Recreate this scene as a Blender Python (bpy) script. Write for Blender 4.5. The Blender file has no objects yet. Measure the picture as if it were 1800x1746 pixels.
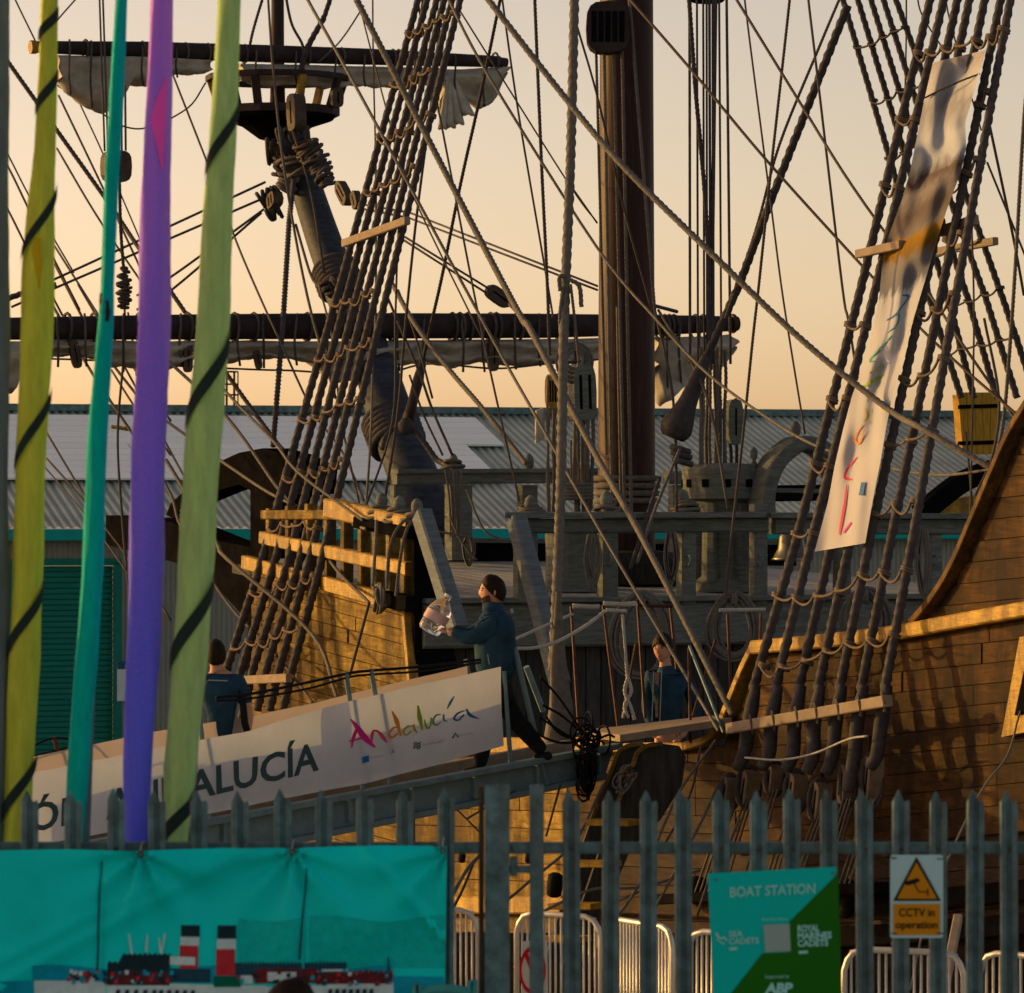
import bpy, bmesh, math, random
from mathutils import Vector, Matrix
random.seed(7)
R = math.radians
# ------------------------------------------------------------------ camera, sky, sun, exposure
F = 7600.0            # focal length in photo pixels (photo is 1800 x 1746)
HY = 900.0            # photo row of the horizon
CAMH = 3.5            # eye height above the quay
scn = bpy.context.scene
col = scn.collection
cam = bpy.data.cameras.new('camera'); camo = bpy.data.objects.new('camera', cam); col.objects.link(camo)
scn.camera = camo
camo.location = (0, 0, CAMH); camo.rotation_euler = (R(90), 0, 0)
cam.sensor_fit = 'HORIZONTAL'; cam.sensor_width = 36.0; cam.lens = F / 1800 * 36.0
cam.shift_x = 0.0; cam.shift_y = (HY - 873.0) / 1800.0
cam.clip_start = 0.5; cam.clip_end = 5000
cam.dof.use_dof = True; cam.dof.focus_distance = 40.0; cam.dof.aperture_fstop = 7.0
SUN_EL = R(10.0)
SUN_AZ = (-0.92, 0.392)                                  # plan direction towards the sun
wd = bpy.data.worlds.new('World'); scn.world = wd; wd.use_nodes = True
nt = wd.node_tree; nt.nodes.clear()
sky = nt.nodes.new('ShaderNodeTexSky'); sky.sky_type = 'NISHITA'; sky.sun_disc = False
sky.sun_elevation = SUN_EL; sky.sun_rotation = math.atan2(SUN_AZ[0], SUN_AZ[1])
sky.altitude = 0; sky.air_density = 0.6; sky.dust_density = 1.6; sky.ozone_density = 0.3
bg = nt.nodes.new('ShaderNodeBackground'); bg.inputs[1].default_value = 0.15
ow = nt.nodes.new('ShaderNodeOutputWorld')
tint = nt.nodes.new('ShaderNodeMix'); tint.data_type = 'RGBA'; tint.blend_type = 'MULTIPLY'; tint.inputs[0].default_value = 1.0
tint.inputs[7].default_value = (1.12, 0.78, 0.565, 1)     # warm evening air, the same all round
nt.links.new(sky.outputs[0], tint.inputs[6]); nt.links.new(tint.outputs[2], bg.inputs[0]); nt.links.new(bg.outputs[0], ow.inputs[0])
sl = bpy.data.lights.new('sun', 'SUN'); sl.energy = 2.3; sl.angle = R(0.6); sl.color = (1.0, 0.60, 0.13)
so = bpy.data.objects.new('sun', sl); col.objects.link(so)
sd = Vector((SUN_AZ[0] * math.cos(SUN_EL), SUN_AZ[1] * math.cos(SUN_EL), math.sin(SUN_EL)))
so.rotation_euler = sd.to_track_quat('Z', 'Y').to_euler(); so.location = (-20, 20, 20)
vs = scn.view_settings
vs.view_transform = 'Standard'; vs.look = 'None'; vs.gamma = 1.0; vs.use_curve_mapping = False
vs.exposure = 0.64

# ------------------------------------------------------------------ geometry helpers
def ray(px, py): return Vector(((px - 900.0) / F, 1.0, (HY - py) / F))
CAM = Vector((0, 0, CAMH))
def P(px, py, D): return CAM + ray(px, py) * D
def PXM(D): return D / F                                # metres per photo pixel at distance D
class Plane:
    def __init__(s, p, n): s.p = Vector(p); s.n = Vector(n).normalized()
    def at(s, px, py, off=0.0):                         # off > 0: towards the camera side
        r = ray(px, py); n = s.n if s.n.dot(r) < 0 else -s.n
        return CAM + r * ((s.p + n * off - CAM).dot(n) / r.dot(n))
    def front(s): return s.n if s.n.y < 0 else -s.n
def ground_at(px, py, z): r = ray(px, py); return CAM + r * ((z - CAMH) / r.z)
# the ship's frame: C is the aft port corner of the forecastle, A runs to the bow, B to starboard
C0 = Vector((-0.96, 43.0, 0)); A = Vector((-0.426, 0.905, 0)).normalized(); B = Vector((A.y, -A.x, 0))
def S(t, u, z): return C0 + A * t + B * u + Vector((0, 0, z))
def PORT(u): return Plane(C0 + B * u, -B)
def BULK(t): return Plane(C0 + A * t, -A)
CL = PORT(3.5)

WORLD = {}
def setp(o, label=None, cat=None, group=None, kind=None):
    if label: o['label'] = label
    if cat: o['category'] = cat
    if group: o['group'] = group
    if kind: o['kind'] = kind
    return o
def link(o, loc, parent=None):
    col.objects.link(o); o.location = loc; WORLD[o.name] = Vector(loc)
    if parent is not None:
        o.parent = parent; o.matrix_parent_inverse = Matrix.Translation(-WORLD[parent.name])
    return o
def empty(name, loc, label, cat, group=None):
    o = bpy.data.objects.new(name, None); o.empty_display_size = 0.2
    link(o, Vector(loc)); return setp(o, label, cat, group)
def mk(name, verts, faces, mat, parent=None, smooth=False, mats=None, fm=None, uv=None):
    vs_ = [Vector(v) for v in verts]
    lo = Vector((min(v.x for v in vs_), min(v.y for v in vs_), min(v.z for v in vs_)))
    hi = Vector((max(v.x for v in vs_), max(v.y for v in vs_), max(v.z for v in vs_)))
    c = (lo + hi) / 2
    me = bpy.data.meshes.new(name); me.from_pydata([v - c for v in vs_], [], faces)
    if mats:
        for m in mats: me.materials.append(m)
        if fm:
            for p_, i in zip(me.polygons, fm): p_.material_index = i
    else: me.materials.append(mat)
    if uv:
        l = me.uv_layers.new(name='UVMap')
        for lp in me.loops: l.data[lp.index].uv = uv[lp.vertex_index]
    if smooth: me.shade_smooth()
    me.update()
    o = bpy.data.objects.new(name, me)
    return link(o, c, parent)
def dup(o, delta, parent):
    c = o.copy(); return link(c, WORLD[o.name] + Vector(delta), parent)
class MB:
    def __init__(s): s.v = []; s.f = []
    def add(s, vf):
        n = len(s.v); s.v += vf[0]; s.f += [tuple(i + n for i in f) for f in vf[1]]; return s
    def mk(s, name, mat, parent=None, smooth=False): return mk(name, s.v, s.f, mat, parent, smooth)
def frames(pts):
    n = len(pts); T = []
    for i in range(n):
        d = pts[min(i + 1, n - 1)] - pts[max(i - 1, 0)]
        T.append(d.normalized() if d.length > 1e-9 else Vector((0, 0, 1)))
    up = Vector((0, 0, 1)) if abs(T[0].z) < 0.95 else Vector((1, 0, 0))
    N = [(up - T[0] * up.dot(T[0])).normalized()]
    for i in range(1, n):
        v = N[-1] - T[i] * N[-1].dot(T[i]); N.append(v.normalized() if v.length > 1e-6 else N[-1])
    return T, N, [t.cross(m) for t, m in zip(T, N)]
def smooth_pts(pts, seg):                               # Catmull-Rom through points
    pts = [Vector(p) for p in pts]
    if len(pts) < 3: return [pts[0].lerp(pts[-1], i / seg) for i in range(seg + 1)]
    q = [pts[0] * 2 - pts[1]] + pts + [pts[-1] * 2 - pts[-2]]; out = []
    for i in range(1, len(q) - 2):
        a, b, c, d = q[i - 1:i + 3]
        for k in range(seg):
            t = k / seg
            out.append(0.5 * ((2 * b) + (c - a) * t + (2 * a - 5 * b + 4 * c - d) * t * t + (3 * b - a - 3 * c + d) * t ** 3))
    out.append(pts[-1]); return out
def resample(pts, step):
    out = [pts[0]]; acc = 0.0
    for i in range(1, len(pts)):
        a, b = pts[i - 1], pts[i]; L = (b - a).length
        while acc + L >= step and L > 0:
            k = (step - acc) / L; a = a.lerp(b, k); out.append(a); L = (b - a).length; acc = 0.0
        acc += L
    if (out[-1] - pts[-1]).length > step * 0.3: out.append(pts[-1])
    return out
def tube(pts, rad, n=8, caps=True, flat=1.0):
    pts = [Vector(p) for p in pts]; T, N, Bn = frames(pts); v = []; f = []
    for i, p in enumerate(pts):
        r = rad[i] if isinstance(rad, (list, tuple)) else rad
        for k in range(n):
            a = 2 * math.pi * k / n; v.append(p + N[i] * (math.cos(a) * r) + Bn[i] * (math.sin(a) * r * flat))
    for i in range(len(pts) - 1):
        for k in range(n):
            f.append((i * n + k, i * n + (k + 1) % n, (i + 1) * n + (k + 1) % n, (i + 1) * n + k))
    if caps: f.append(tuple(range(n - 1, -1, -1))); f.append(tuple(range((len(pts) - 1) * n, len(pts) * n)))
    return v, f
def rope_vf(pts, r0, r1=None, lay=3.6, n=9, depth=0.14):  # laid rope: three strands wound round each other
    r1 = r0 if r1 is None else r1; rm = (r0 + r1) / 2
    q = resample([Vector(p) for p in pts], rm * 0.75)
    if len(q) < 2: q = [Vector(pts[0]), Vector(pts[-1])]
    T, N, Bn = frames(q); v = []; f = []; L = 0.0; m = len(q)
    for i, p in enumerate(q):
        if i: L += (q[i] - q[i - 1]).length
        r = r0 + (r1 - r0) * i / (m - 1); ph = 2 * math.pi * L / (lay * 2 * rm)
        for k in range(n):
            a = 2 * math.pi * k / n; rr = r * (1 - depth + depth * math.cos(3 * (a - ph)))
            v.append(p + N[i] * (math.cos(a) * rr) + Bn[i] * (math.sin(a) * rr))
    for i in range(m - 1):
        for k in range(n):
            f.append((i * n + k, i * n + (k + 1) % n, (i + 1) * n + (k + 1) % n, (i + 1) * n + k))
    f.append(tuple(range(n - 1, -1, -1))); f.append(tuple(range((m - 1) * n, m * n)))
    return v, f
def beam(p0, p1, w, h, up=(0, 0, 1), ch=0.12):          # chamfered timber between two points; h along up
    p0 = Vector(p0); p1 = Vector(p1); t = (p1 - p0).normalized(); up = Vector(up)
    n = up - t * up.dot(t)
    if n.length < 1e-4: n = Vector((0, 1, 0)) - t * t.y
    n.normalize(); b = t.cross(n); c = min(w, h) * ch
    sec = [(-w / 2 + c, -h / 2), (w / 2 - c, -h / 2), (w / 2, -h / 2 + c), (w / 2, h / 2 - c), (w / 2 - c, h / 2), (-w / 2 + c, h / 2), (-w / 2, h / 2 - c), (-w / 2, -h / 2 + c)]
    v = [p + b * x + n * y for p in (p0, p1) for x, y in sec]
    f = [(k, (k + 1) % 8, 8 + (k + 1) % 8, 8 + k) for k in range(8)] + [tuple(range(7, -1, -1)), tuple(range(8, 16))]
    return v, f
def sweep(pts, w, h, outn):                             # rectangular section swept along points; w across, h along outn
    pts = [Vector(p) for p in pts]; outn = Vector(outn).normalized(); v = []; f = []; n = len(pts)
    for i, p in enumerate(pts):
        t = (pts[min(i + 1, n - 1)] - pts[max(i - 1, 0)]).normalized(); s = t.cross(outn).normalized(); c = min(w, h) * 0.12
        for x, y in [(-w / 2, 0), (-w / 2, h - c), (-w / 2 + c, h), (w / 2 - c, h), (w / 2, h - c), (w / 2, 0)]: v.append(p + s * x + outn * y)
    for i in range(n - 1):
        for k in range(6): f.append((i * 6 + k, i * 6 + (k + 1) % 6, (i + 1) * 6 + (k + 1) % 6, (i + 1) * 6 + k))
    f.append(tuple(range(5, -1, -1))); f.append(tuple(range((n - 1) * 6, n * 6)))
    return v, f
def prism(pts, off):                                    # polygon extruded by the vector off
    pts = [Vector(p) for p in pts]; off = Vector(off); n = len(pts)
    v = pts + [p + off for p in pts]
    f = [tuple(range(n)), tuple(range(2 * n - 1, n - 1, -1))] + [(i, n + i, n + (i + 1) % n, (i + 1) % n) for i in range(n)]
    return v, f
def ppoly(plane, pix, thick, off=0.0):                  # polygon given in photo pixels on a plane, thickened away from the camera
    return prism([plane.at(x, y, off) for x, y in pix], plane.front() * -thick)
def lathe(prof, p0, axis, n=16, cap=True):
    p0 = Vector(p0); ax = Vector(axis).normalized(); x = ax.orthogonal().normalized(); y = ax.cross(x); v = []; f = []
    for r, h in prof:
        for k in range(n):
            a = 2 * math.pi * k / n; v.append(p0 + ax * h + x * (r * math.cos(a)) + y * (r * math.sin(a)))
    for i in range(len(prof) - 1):
        for k in range(n): f.append((i * n + k, i * n + (k + 1) % n, (i + 1) * n + (k + 1) % n, (i + 1) * n + k))
    if cap: f.append(tuple(range(n - 1, -1, -1))); f.append(tuple(range((len(prof) - 1) * n, len(prof) * n)))
    return v, f
def torus(c, axis, Rr, r, n=14, m=6):
    c = Vector(c); ax = Vector(axis).normalized(); x = ax.orthogonal().normalized(); y = ax.cross(x); v = []; f = []
    for i in range(n):
        a = 2 * math.pi * i / n; d = x * math.cos(a) + y * math.sin(a)
        for k in range(m):
            b = 2 * math.pi * k / m; v.append(c + d * (Rr + r * math.cos(b)) + ax * (r * math.sin(b)))
    for i in range(n):
        for k in range(m): f.append((i * m + k, ((i + 1) % n) * m + k, ((i + 1) % n) * m + (k + 1) % m, i * m + (k + 1) % m))
    return v, f
def interp(tab, x):
    if x <= tab[0][0]: return tab[0][1]
    for (a, b), (c, d) in zip(tab, tab[1:]):
        if x <= c: return b + (d - b) * (x - a) / (c - a)
    return tab[-1][1]
def text_mesh(s, bold=0.0):
    cu = bpy.data.curves.new('t', 'FONT'); cu.body = s; cu.size = 1.0; cu.offset = bold; cu.resolution_u = 3
    o = bpy.data.objects.new('t', cu); col.objects.link(o)
    dg = bpy.context.evaluated_depsgraph_get(); me = bpy.data.meshes.new_from_object(o.evaluated_get(dg))
    v = [(p.co.x, p.co.y) for p in me.vertices]; f = [tuple(p.vertices) for p in me.polygons]
    bpy.data.objects.remove(o); bpy.data.curves.remove(cu); bpy.data.meshes.remove(me)
    return v, f
def text_px(plane, s, x0, y0, wpx, hpx, slope, off, mat, parent, name='lettering', bold=0.0, capref=None, lean=0.0, extra=None):
    # lettering set in photo pixels: x0,y0 baseline start, wpx width, hpx cap height, slope of the baseline
    v, f = text_mesh(s, bold); xa = min(p[0] for p in v); xb = max(p[0] for p in v); cap = 0.69
    out = []
    for x, y in v:
        q = (x - xa) / (xb - xa) * wpx; px = x0 + q + lean * y / cap * hpx; py = y0 + slope * q - y / cap * hpx
        p = plane.at(px, py, off)
        out.append(p + extra(px, py) if extra else p)
    return mk(name, out, f, mat, parent)

# ------------------------------------------------------------------ materials
def newmat(name):
    m = bpy.data.materials.new(name); m.use_nodes = True; n = m.node_tree; return m, n, n.nodes['Principled BSDF']
def mat(name, c, rough=0.7, var=0.25, scale=6.0, metal=0.0, bump=0.15, stretch=None, spec=0.08, c2=None, rnd=0.0, detail=6.0, trans=0.0, patch=None):
    m, n, b = newmat(name); N = n.nodes.new; L = n.links.new
    tc = N('ShaderNodeTexCoord'); mp = N('ShaderNodeMapping'); L(tc.outputs['Object'], mp.inputs[0])
    if stretch: mp.inputs['Scale'].default_value = stretch
    oi = N('ShaderNodeObjectInfo'); add = N('ShaderNodeVectorMath'); add.operation = 'ADD'
    mul = N('ShaderNodeVectorMath'); mul.operation = 'SCALE'; mul.inputs[0].default_value = (17.3, 9.1, 31.7); L(oi.outputs['Random'], mul.inputs['Scale'])
    L(mp.outputs[0], add.inputs[0]); L(mul.outputs[0], add.inputs[1])
    no = N('ShaderNodeTexNoise'); no.inputs['Scale'].default_value = scale; no.inputs['Detail'].default_value = detail; no.inputs['Roughness'].default_value = 0.65
    L(add.outputs[0], no.inputs['Vector'])
    rp = N('ShaderNodeValToRGB'); c2 = c2 or tuple(x * (1 + var) for x in c); lo = tuple(x * (1 - var) for x in c)
    rp.color_ramp.elements[0].position = 0.3; rp.color_ramp.elements[1].position = 0.7
    rp.color_ramp.elements[0].color = (*lo, 1); rp.color_ramp.elements[1].color = (*c2, 1)
    L(no.outputs['Fac'], rp.inputs[0]); last = rp.outputs[0]
    if rnd:
        hs = N('ShaderNodeHueSaturation'); mr = N('ShaderNodeMapRange'); mr.inputs['To Min'].default_value = 1 - rnd; mr.inputs['To Max'].default_value = 1 + rnd
        L(oi.outputs['Random'], mr.inputs['Value']); L(mr.outputs[0], hs.inputs['Value']); L(last, hs.inputs['Color']); last = hs.outputs[0]
    if patch:                                            # weather stains that run across neighbouring planks
        ge = N('ShaderNodeNewGeometry'); pm_ = N('ShaderNodeMapping'); pm_.inputs['Scale'].default_value = (2.2, 2.2, 0.7); L(ge.outputs['Position'], pm_.inputs[0])
        pn = N('ShaderNodeTexNoise'); pn.inputs['Scale'].default_value = patch[0]; pn.inputs['Detail'].default_value = 8; pn.inputs['Roughness'].default_value = 0.7; L(pm_.outputs[0], pn.inputs['Vector'])
        pr = N('ShaderNodeMapRange'); pr.inputs['From Min'].default_value = 0.43; pr.inputs['From Max'].default_value = 0.62; pr.inputs['To Min'].default_value = patch[1]; pr.inputs['To Max'].default_value = 0.0; L(pn.outputs['Fac'], pr.inputs['Value'])
        mxp = N('ShaderNodeMix'); mxp.data_type = 'RGBA'; mxp.inputs[7].default_value = (*patch[2], 1); L(pr.outputs[0], mxp.inputs[0]); L(last, mxp.inputs[6]); last = mxp.outputs[2]
    L(last, b.inputs['Base Color']); b.inputs['Roughness'].default_value = rough; b.inputs['Metallic'].default_value = metal
    b.inputs['Specular IOR Level'].default_value = spec
    if bump:
        bp = N('ShaderNodeBump'); bp.inputs['Strength'].default_value = bump; bp.inputs['Distance'].default_value = 0.02
        L(no.outputs['Fac'], bp.inputs['Height']); L(bp.outputs[0], b.inputs['Normal'])
    if trans:
        tr = N('ShaderNodeBsdfTranslucent'); L(last, tr.inputs[0]); mx = N('ShaderNodeMixShader'); mx.inputs[0].default_value = trans
        o = n.nodes['Material Output']; L(b.outputs[0], mx.inputs[1]); L(tr.outputs[0], mx.inputs[2]); L(mx.outputs[0], o.inputs[0])
    return m
G = (1.2, 1.2, 9.0)
M = {}
M['hull'] = mat('golden_hull_wood', (0.20, 0.125, 0.020), 0.75, 0.55, 3.0, bump=0.3, stretch=G, rnd=0.2, c2=(0.36, 0.24, 0.05), patch=(1.6, 0.9, (0.055, 0.036, 0.014)))
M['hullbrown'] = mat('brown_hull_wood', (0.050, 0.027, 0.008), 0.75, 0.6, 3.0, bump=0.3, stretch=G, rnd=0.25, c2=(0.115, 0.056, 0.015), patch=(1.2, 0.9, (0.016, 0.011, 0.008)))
M['trim'] = mat('yellow_trim_wood', (0.44, 0.27, 0.03), 0.6, 0.4, 7.0, stretch=G, spec=0.2, patch=(3.0, 0.7, (0.10, 0.055, 0.018)))
M['grey'] = mat('weathered_grey_timber', (0.120, 0.135, 0.125), 0.8, 0.4, 4.0, bump=0.2, stretch=G, rnd=0.15)
M['greyblue'] = mat('blue_grey_painted_timber', (0.12, 0.15, 0.175), 0.7, 0.3, 4.0, stretch=G)
M['dark'] = mat('tarred_black_timber', (0.007, 0.007, 0.008), 0.9, 0.4, 4.0, rnd=0.2, spec=0.0)
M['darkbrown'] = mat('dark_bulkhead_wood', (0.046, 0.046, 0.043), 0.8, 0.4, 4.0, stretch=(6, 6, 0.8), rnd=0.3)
M['mast'] = mat('dark_varnished_mast', (0.040, 0.019, 0.018), 0.5, 0.4, 4.0, stretch=(9, 9, 0.6), spec=0.12)
M['sprit'] = mat('blue_grey_bowsprit', (0.034, 0.043, 0.060), 0.65, 0.5, 5.0, spec=0.15, bump=0.5, stretch=(1, 1, 4))
M['yard'] = mat('tarred_yard', (0.035, 0.027, 0.029), 0.7, 0.3, 5.0)
M['sail'] = mat('weathered_canvas', (0.40, 0.375, 0.32), 0.9, 0.25, 6.0, trans=0.12)
M['tar'] = mat('tarred_rope', (0.060, 0.056, 0.060), 0.85, 0.3, 20.0, bump=0.3, rnd=0.15)
M['hemp'] = mat('grey_hemp_rope', (0.125, 0.118, 0.108), 0.9, 0.25, 20.0, bump=0.3, rnd=0.15)
M['line'] = mat('thin_hemp_line', (0.080, 0.070, 0.064), 0.9, 0.2, 20.0, bump=0.0, rnd=0.25)
M['rat'] = mat('tan_ratline_rope', (0.145, 0.115, 0.09), 0.9, 0.2, 20.0, bump=0.2)
M['white_rope'] = mat('white_rope', (0.36, 0.36, 0.34), 0.9, 0.15, 20.0)
M['block'] = mat('wooden_block', (0.07, 0.055, 0.045), 0.65, 0.3, 8.0)
M['iron'] = mat('rusty_iron_bar', (0.07, 0.032, 0.022), 0.6, 0.4, 12.0, metal=0.3)
M['deck'] = mat('scrubbed_deck_planks', (0.31, 0.31, 0.29), 0.7, 0.2, 5.0, rnd=0.12)
M['galv'] = mat('galvanised_steel', (0.11, 0.20, 0.215), 0.6, 0.45, 14.0, metal=0.15, rnd=0.12, patch=(2.0, 0.35, (0.10, 0.085, 0.07)))
M['rust'] = mat('rust_stained_steel', (0.09, 0.07, 0.055), 0.7, 0.3, 10.0, metal=0.2)
M['alu'] = mat('dull_aluminium', (0.13, 0.20, 0.225), 0.55, 0.2, 6.0, metal=0.15)
M['barrier'] = mat('galvanised_barrier', (0.55, 0.53, 0.48), 0.4, 0.12, 12.0, metal=0.6)
M['black'] = mat('black_rope', (0.012, 0.012, 0.013), 0.8, 0.2, 20.0)
M['conc'] = mat('quay_concrete', (0.44, 0.43, 0.40), 0.85, 0.2, 2.0, bump=0.2)
# ------------------------------------------------------------------ ground, water, warehouse
def slab(name, x0, x1, y0, y1, z, th, m):
    o = mk(name, *prism([(x0, y0, z), (x1, y0, z), (x1, y1, z), (x0, y1, z)], (0, 0, -th)), m); o['kind'] = 'structure'; return o
slab('quay', -60, 60, -20, 31.2, 0.0, 4.0, M['conc'])
slab('far_quay', -900, 900, 57.0, 2500, 0.0, 4.0, M['conc'])
m, n_, b_ = newmat('harbour_water'); b_.inputs['Base Color'].default_value = (0.012, 0.02, 0.02, 1); b_.inputs['Roughness'].default_value = 0.12
wn = n_.nodes.new('ShaderNodeTexNoise'); wn.inputs['Scale'].default_value = 1.6; wn.inputs['Detail'].default_value = 5; bp = n_.nodes.new('ShaderNodeBump'); bp.inputs['Strength'].default_value = 0.5
tcw = n_.nodes.new('ShaderNodeTexCoord'); n_.links.new(tcw.outputs['Object'], wn.inputs['Vector']); n_.links.new(wn.outputs['Fac'], bp.inputs['Height']); n_.links.new(bp.outputs[0], b_.inputs['Normal'])
slab('water', -300, 300, 31.0, 57.2, -1.9, 0.5, m)

th = R(17.0); RD = Vector((math.cos(th), math.sin(th), 0)); DN = Vector((math.sin(th), -math.cos(th), 0))   # ridge direction, downslope direction
EV = Vector((0, 64.0, 0))                               # a point on the eave line
def W(s, d, z): return EV + RD * s - DN * d + Vector((0, 0, z))   # along the ridge, back from the eave, height
wh = empty('warehouse', W(0, 0, 0), 'long green-trimmed corrugated metal warehouse behind the ship', 'warehouse')
EZ, RZ, DEP = 3.33, 5.12, 6.2
M['cladding'] = mat('grey_green_wall_cladding', (0.26, 0.28, 0.25), 0.6, 0.12, 1.0, metal=0.1, rnd=0.0)
M['claddingdark'] = mat('blue_wall_cladding', (0.22, 0.30, 0.31), 0.6, 0.12, 1.0)
M['roofing'] = mat('weathered_roof_sheet', (0.24, 0.31, 0.27), 0.45, 0.3, 0.7, metal=0.2, c2=(0.36, 0.44, 0.38), spec=0.6)
M['panel'] = mat('pale_roof_panel', (0.88, 0.93, 0.90), 0.25, 0.03, 1.5, bump=0.0, spec=0.9, rnd=0.05)
M['teal_trim'] = mat('teal_gutter_paint', (0.01, 0.34, 0.33), 0.5, 0.1, 3.0)
M['green_door'] = mat('green_shutter_paint', (0.012, 0.19, 0.15), 0.5, 0.12, 3.0)
def corrugated(s0, s1, pitch, amp, a, bfun, nrm):       # sheet whose ribs run from a(s) to b(s)
    n = int((s1 - s0) / pitch * 4); v = []; f = []
    for i in range(n + 1):
        s = s0 + (s1 - s0) * i / n; h = (0, amp, amp, 0)[i % 4]; o = nrm * h; v += [a(s) + o, bfun(s) + o]
    for i in range(n): f.append((2 * i, 2 * i + 1, 2 * i + 3, 2 * i + 2))
    return v, f
S0, S1 = -16.0, 17.0
rn = Vector((0, 0, 1)) * DEP + DN * (RZ - EZ); rn.normalize()
mk('roof', *corrugated(S0, S1, 0.13, 0.03, lambda s: W(s, -0.25, EZ - 0.07), lambda s: W(s, DEP, RZ), rn), M['roofing'], wh)
mk('back_roof', *prism([W(S0, DEP, RZ), W(S1, DEP, RZ), W(S1, DEP * 2, EZ), W(S0, DEP * 2, EZ)], (0, 0, -0.05)), M['roofing'], wh)
mk('ridge_cap', *beam(W(S0, DEP, RZ + 0.02), W(S1, DEP, RZ + 0.02), 0.5, 0.12), M['galv'], wh)
mk('gutter', *beam(W(S0, -0.28, EZ - 0.16), W(S1, -0.28, EZ - 0.16), 0.14, 0.17), M['teal_trim'], wh)
def sat(px): return (Plane(W(0, 0, 0), DN).at(px, 1000) - EV).dot(RD)
dl, dr = sat(30), sat(200)
mk('wall', *corrugated(dr + 0.09, S1, 0.075, 0.02, lambda s: W(s, 0, 0), lambda s: W(s, 0, EZ - 0.1), DN), M['cladding'], wh)
mk('wall', *corrugated(S0, dl - 0.09, 0.075, 0.02, lambda s: W(s, 0, 0), lambda s: W(s, 0, EZ - 0.1), DN), M['cladding'], wh)
DZ = 2.72
mk('wall', *corrugated(dl - 0.09, dr + 0.09, 0.075, 0.02, lambda s: W(s, 0, DZ + 0.1), lambda s: W(s, 0, EZ - 0.1), DN), M['cladding'], wh)
sd_ = mk('roller_door', *prism([W(dl, 0.10, 0), W(dr, 0.10, 0), W(dr, 0.10, DZ), W(dl, 0.10, DZ)], -DN * 0.03), M['green_door'], wh)
ns = 34; base = None
for i in range(ns):
    z = DZ * i / ns; v, f = beam(W(dl, 0.085, z + DZ / ns / 2), W(dr, 0.085, z + DZ / ns / 2), 0.03, DZ / ns * 0.86, ch=0.3)
    if base is None: base = mk('shutter_slat', v, f, M['green_door'], sd_)
    else: dup(base, (0, 0, z), sd_)
for s_ in (dl - 0.05, dr + 0.05): mk('door_jamb', *beam(W(s_, -0.02, 0), W(s_, -0.02, DZ + 0.05), 0.12, 0.09, up=DN), M['green_door'], wh)
mk('door_lintel', *beam(W(dl - 0.1, -0.02, DZ + 0.06), W(dr + 0.1, -0.02, DZ + 0.06), 0.09, 0.1), M['green_door'], wh)
sg = mk('wall_notice', *prism([W(sat(204), -0.06, 0.78), W(sat(222), -0.06, 0.78), W(sat(222), -0.06, 1.35), W(sat(204), -0.06, 1.35)], DN * 0.02), mat('notice_white', (0.6, 0.68, 0.7), 0.5, 0.05), wh)
mk('notice_header', *prism([W(sat(204), -0.083, 1.24), W(sat(222), -0.083, 1.24), W(sat(222), -0.083, 1.35), W(sat(204), -0.083, 1.35)], DN * 0.004), mat('notice_blue', (0.02, 0.10, 0.16), 0.5, 0.05), sg)
# pale panels on the upper roof in long courses that end along the rib direction
def rf(s, k): return W(s, DEP * k, EZ + (RZ - EZ) * k) + rn * 0.06
def s_roof(px, py):
    pl = Plane(rf(0, 0.5), rn); q = pl.at(px, py); return (q - EV).dot(RD), (q - EV).dot(-DN) / DEP
kt = s_roof(600, 735)[1]; km = s_roof(600, 783)[1]; kb = s_roof(600, 845)[1]
se1 = s_roof(836, 736)[0]; se2 = s_roof(822, 786)[0]
nrow = 11
for i in range(nrow):
    k1 = kt + (kb - kt) * i / nrow; k0 = kt + (kb - kt) * (i + 0.93) / nrow
    e = se1 if (k0 + k1) / 2 > km else se2
    for j in range(6):
        a_ = S0 + 0.2 + (e - S0 - 0.2) * j / 6; b2 = S0 + 0.2 + (e - S0 - 0.2) * (j + 1) / 6 - 0.02
        mk('roof_panel', *prism([rf(a_, k0), rf(b2, k0), rf(b2, k1), rf(a_, k1)], rn * 0.03), M['panel'], wh)
cg = MB(); pc = W((Plane(W(0, DEP, 0), DN).at(405, 700) - EV).dot(RD), DEP, RZ)
for q in range(6):
    a_ = 2 * math.pi * q / 6; cg.add(tube([pc + Vector((0.12 * math.cos(a_), 0.12 * math.sin(a_), 0)), pc + Vector((0.12 * math.cos(a_), 0.12 * math.sin(a_), 0.62))], 0.012, 5))
for z in (0.25, 0.42, 0.62): cg.add(torus(pc + Vector((0, 0, z)), (0, 0, 1), 0.12, 0.012, 10, 5))
cg.mk('ladder_cage', M['iron'], wh)

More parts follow.
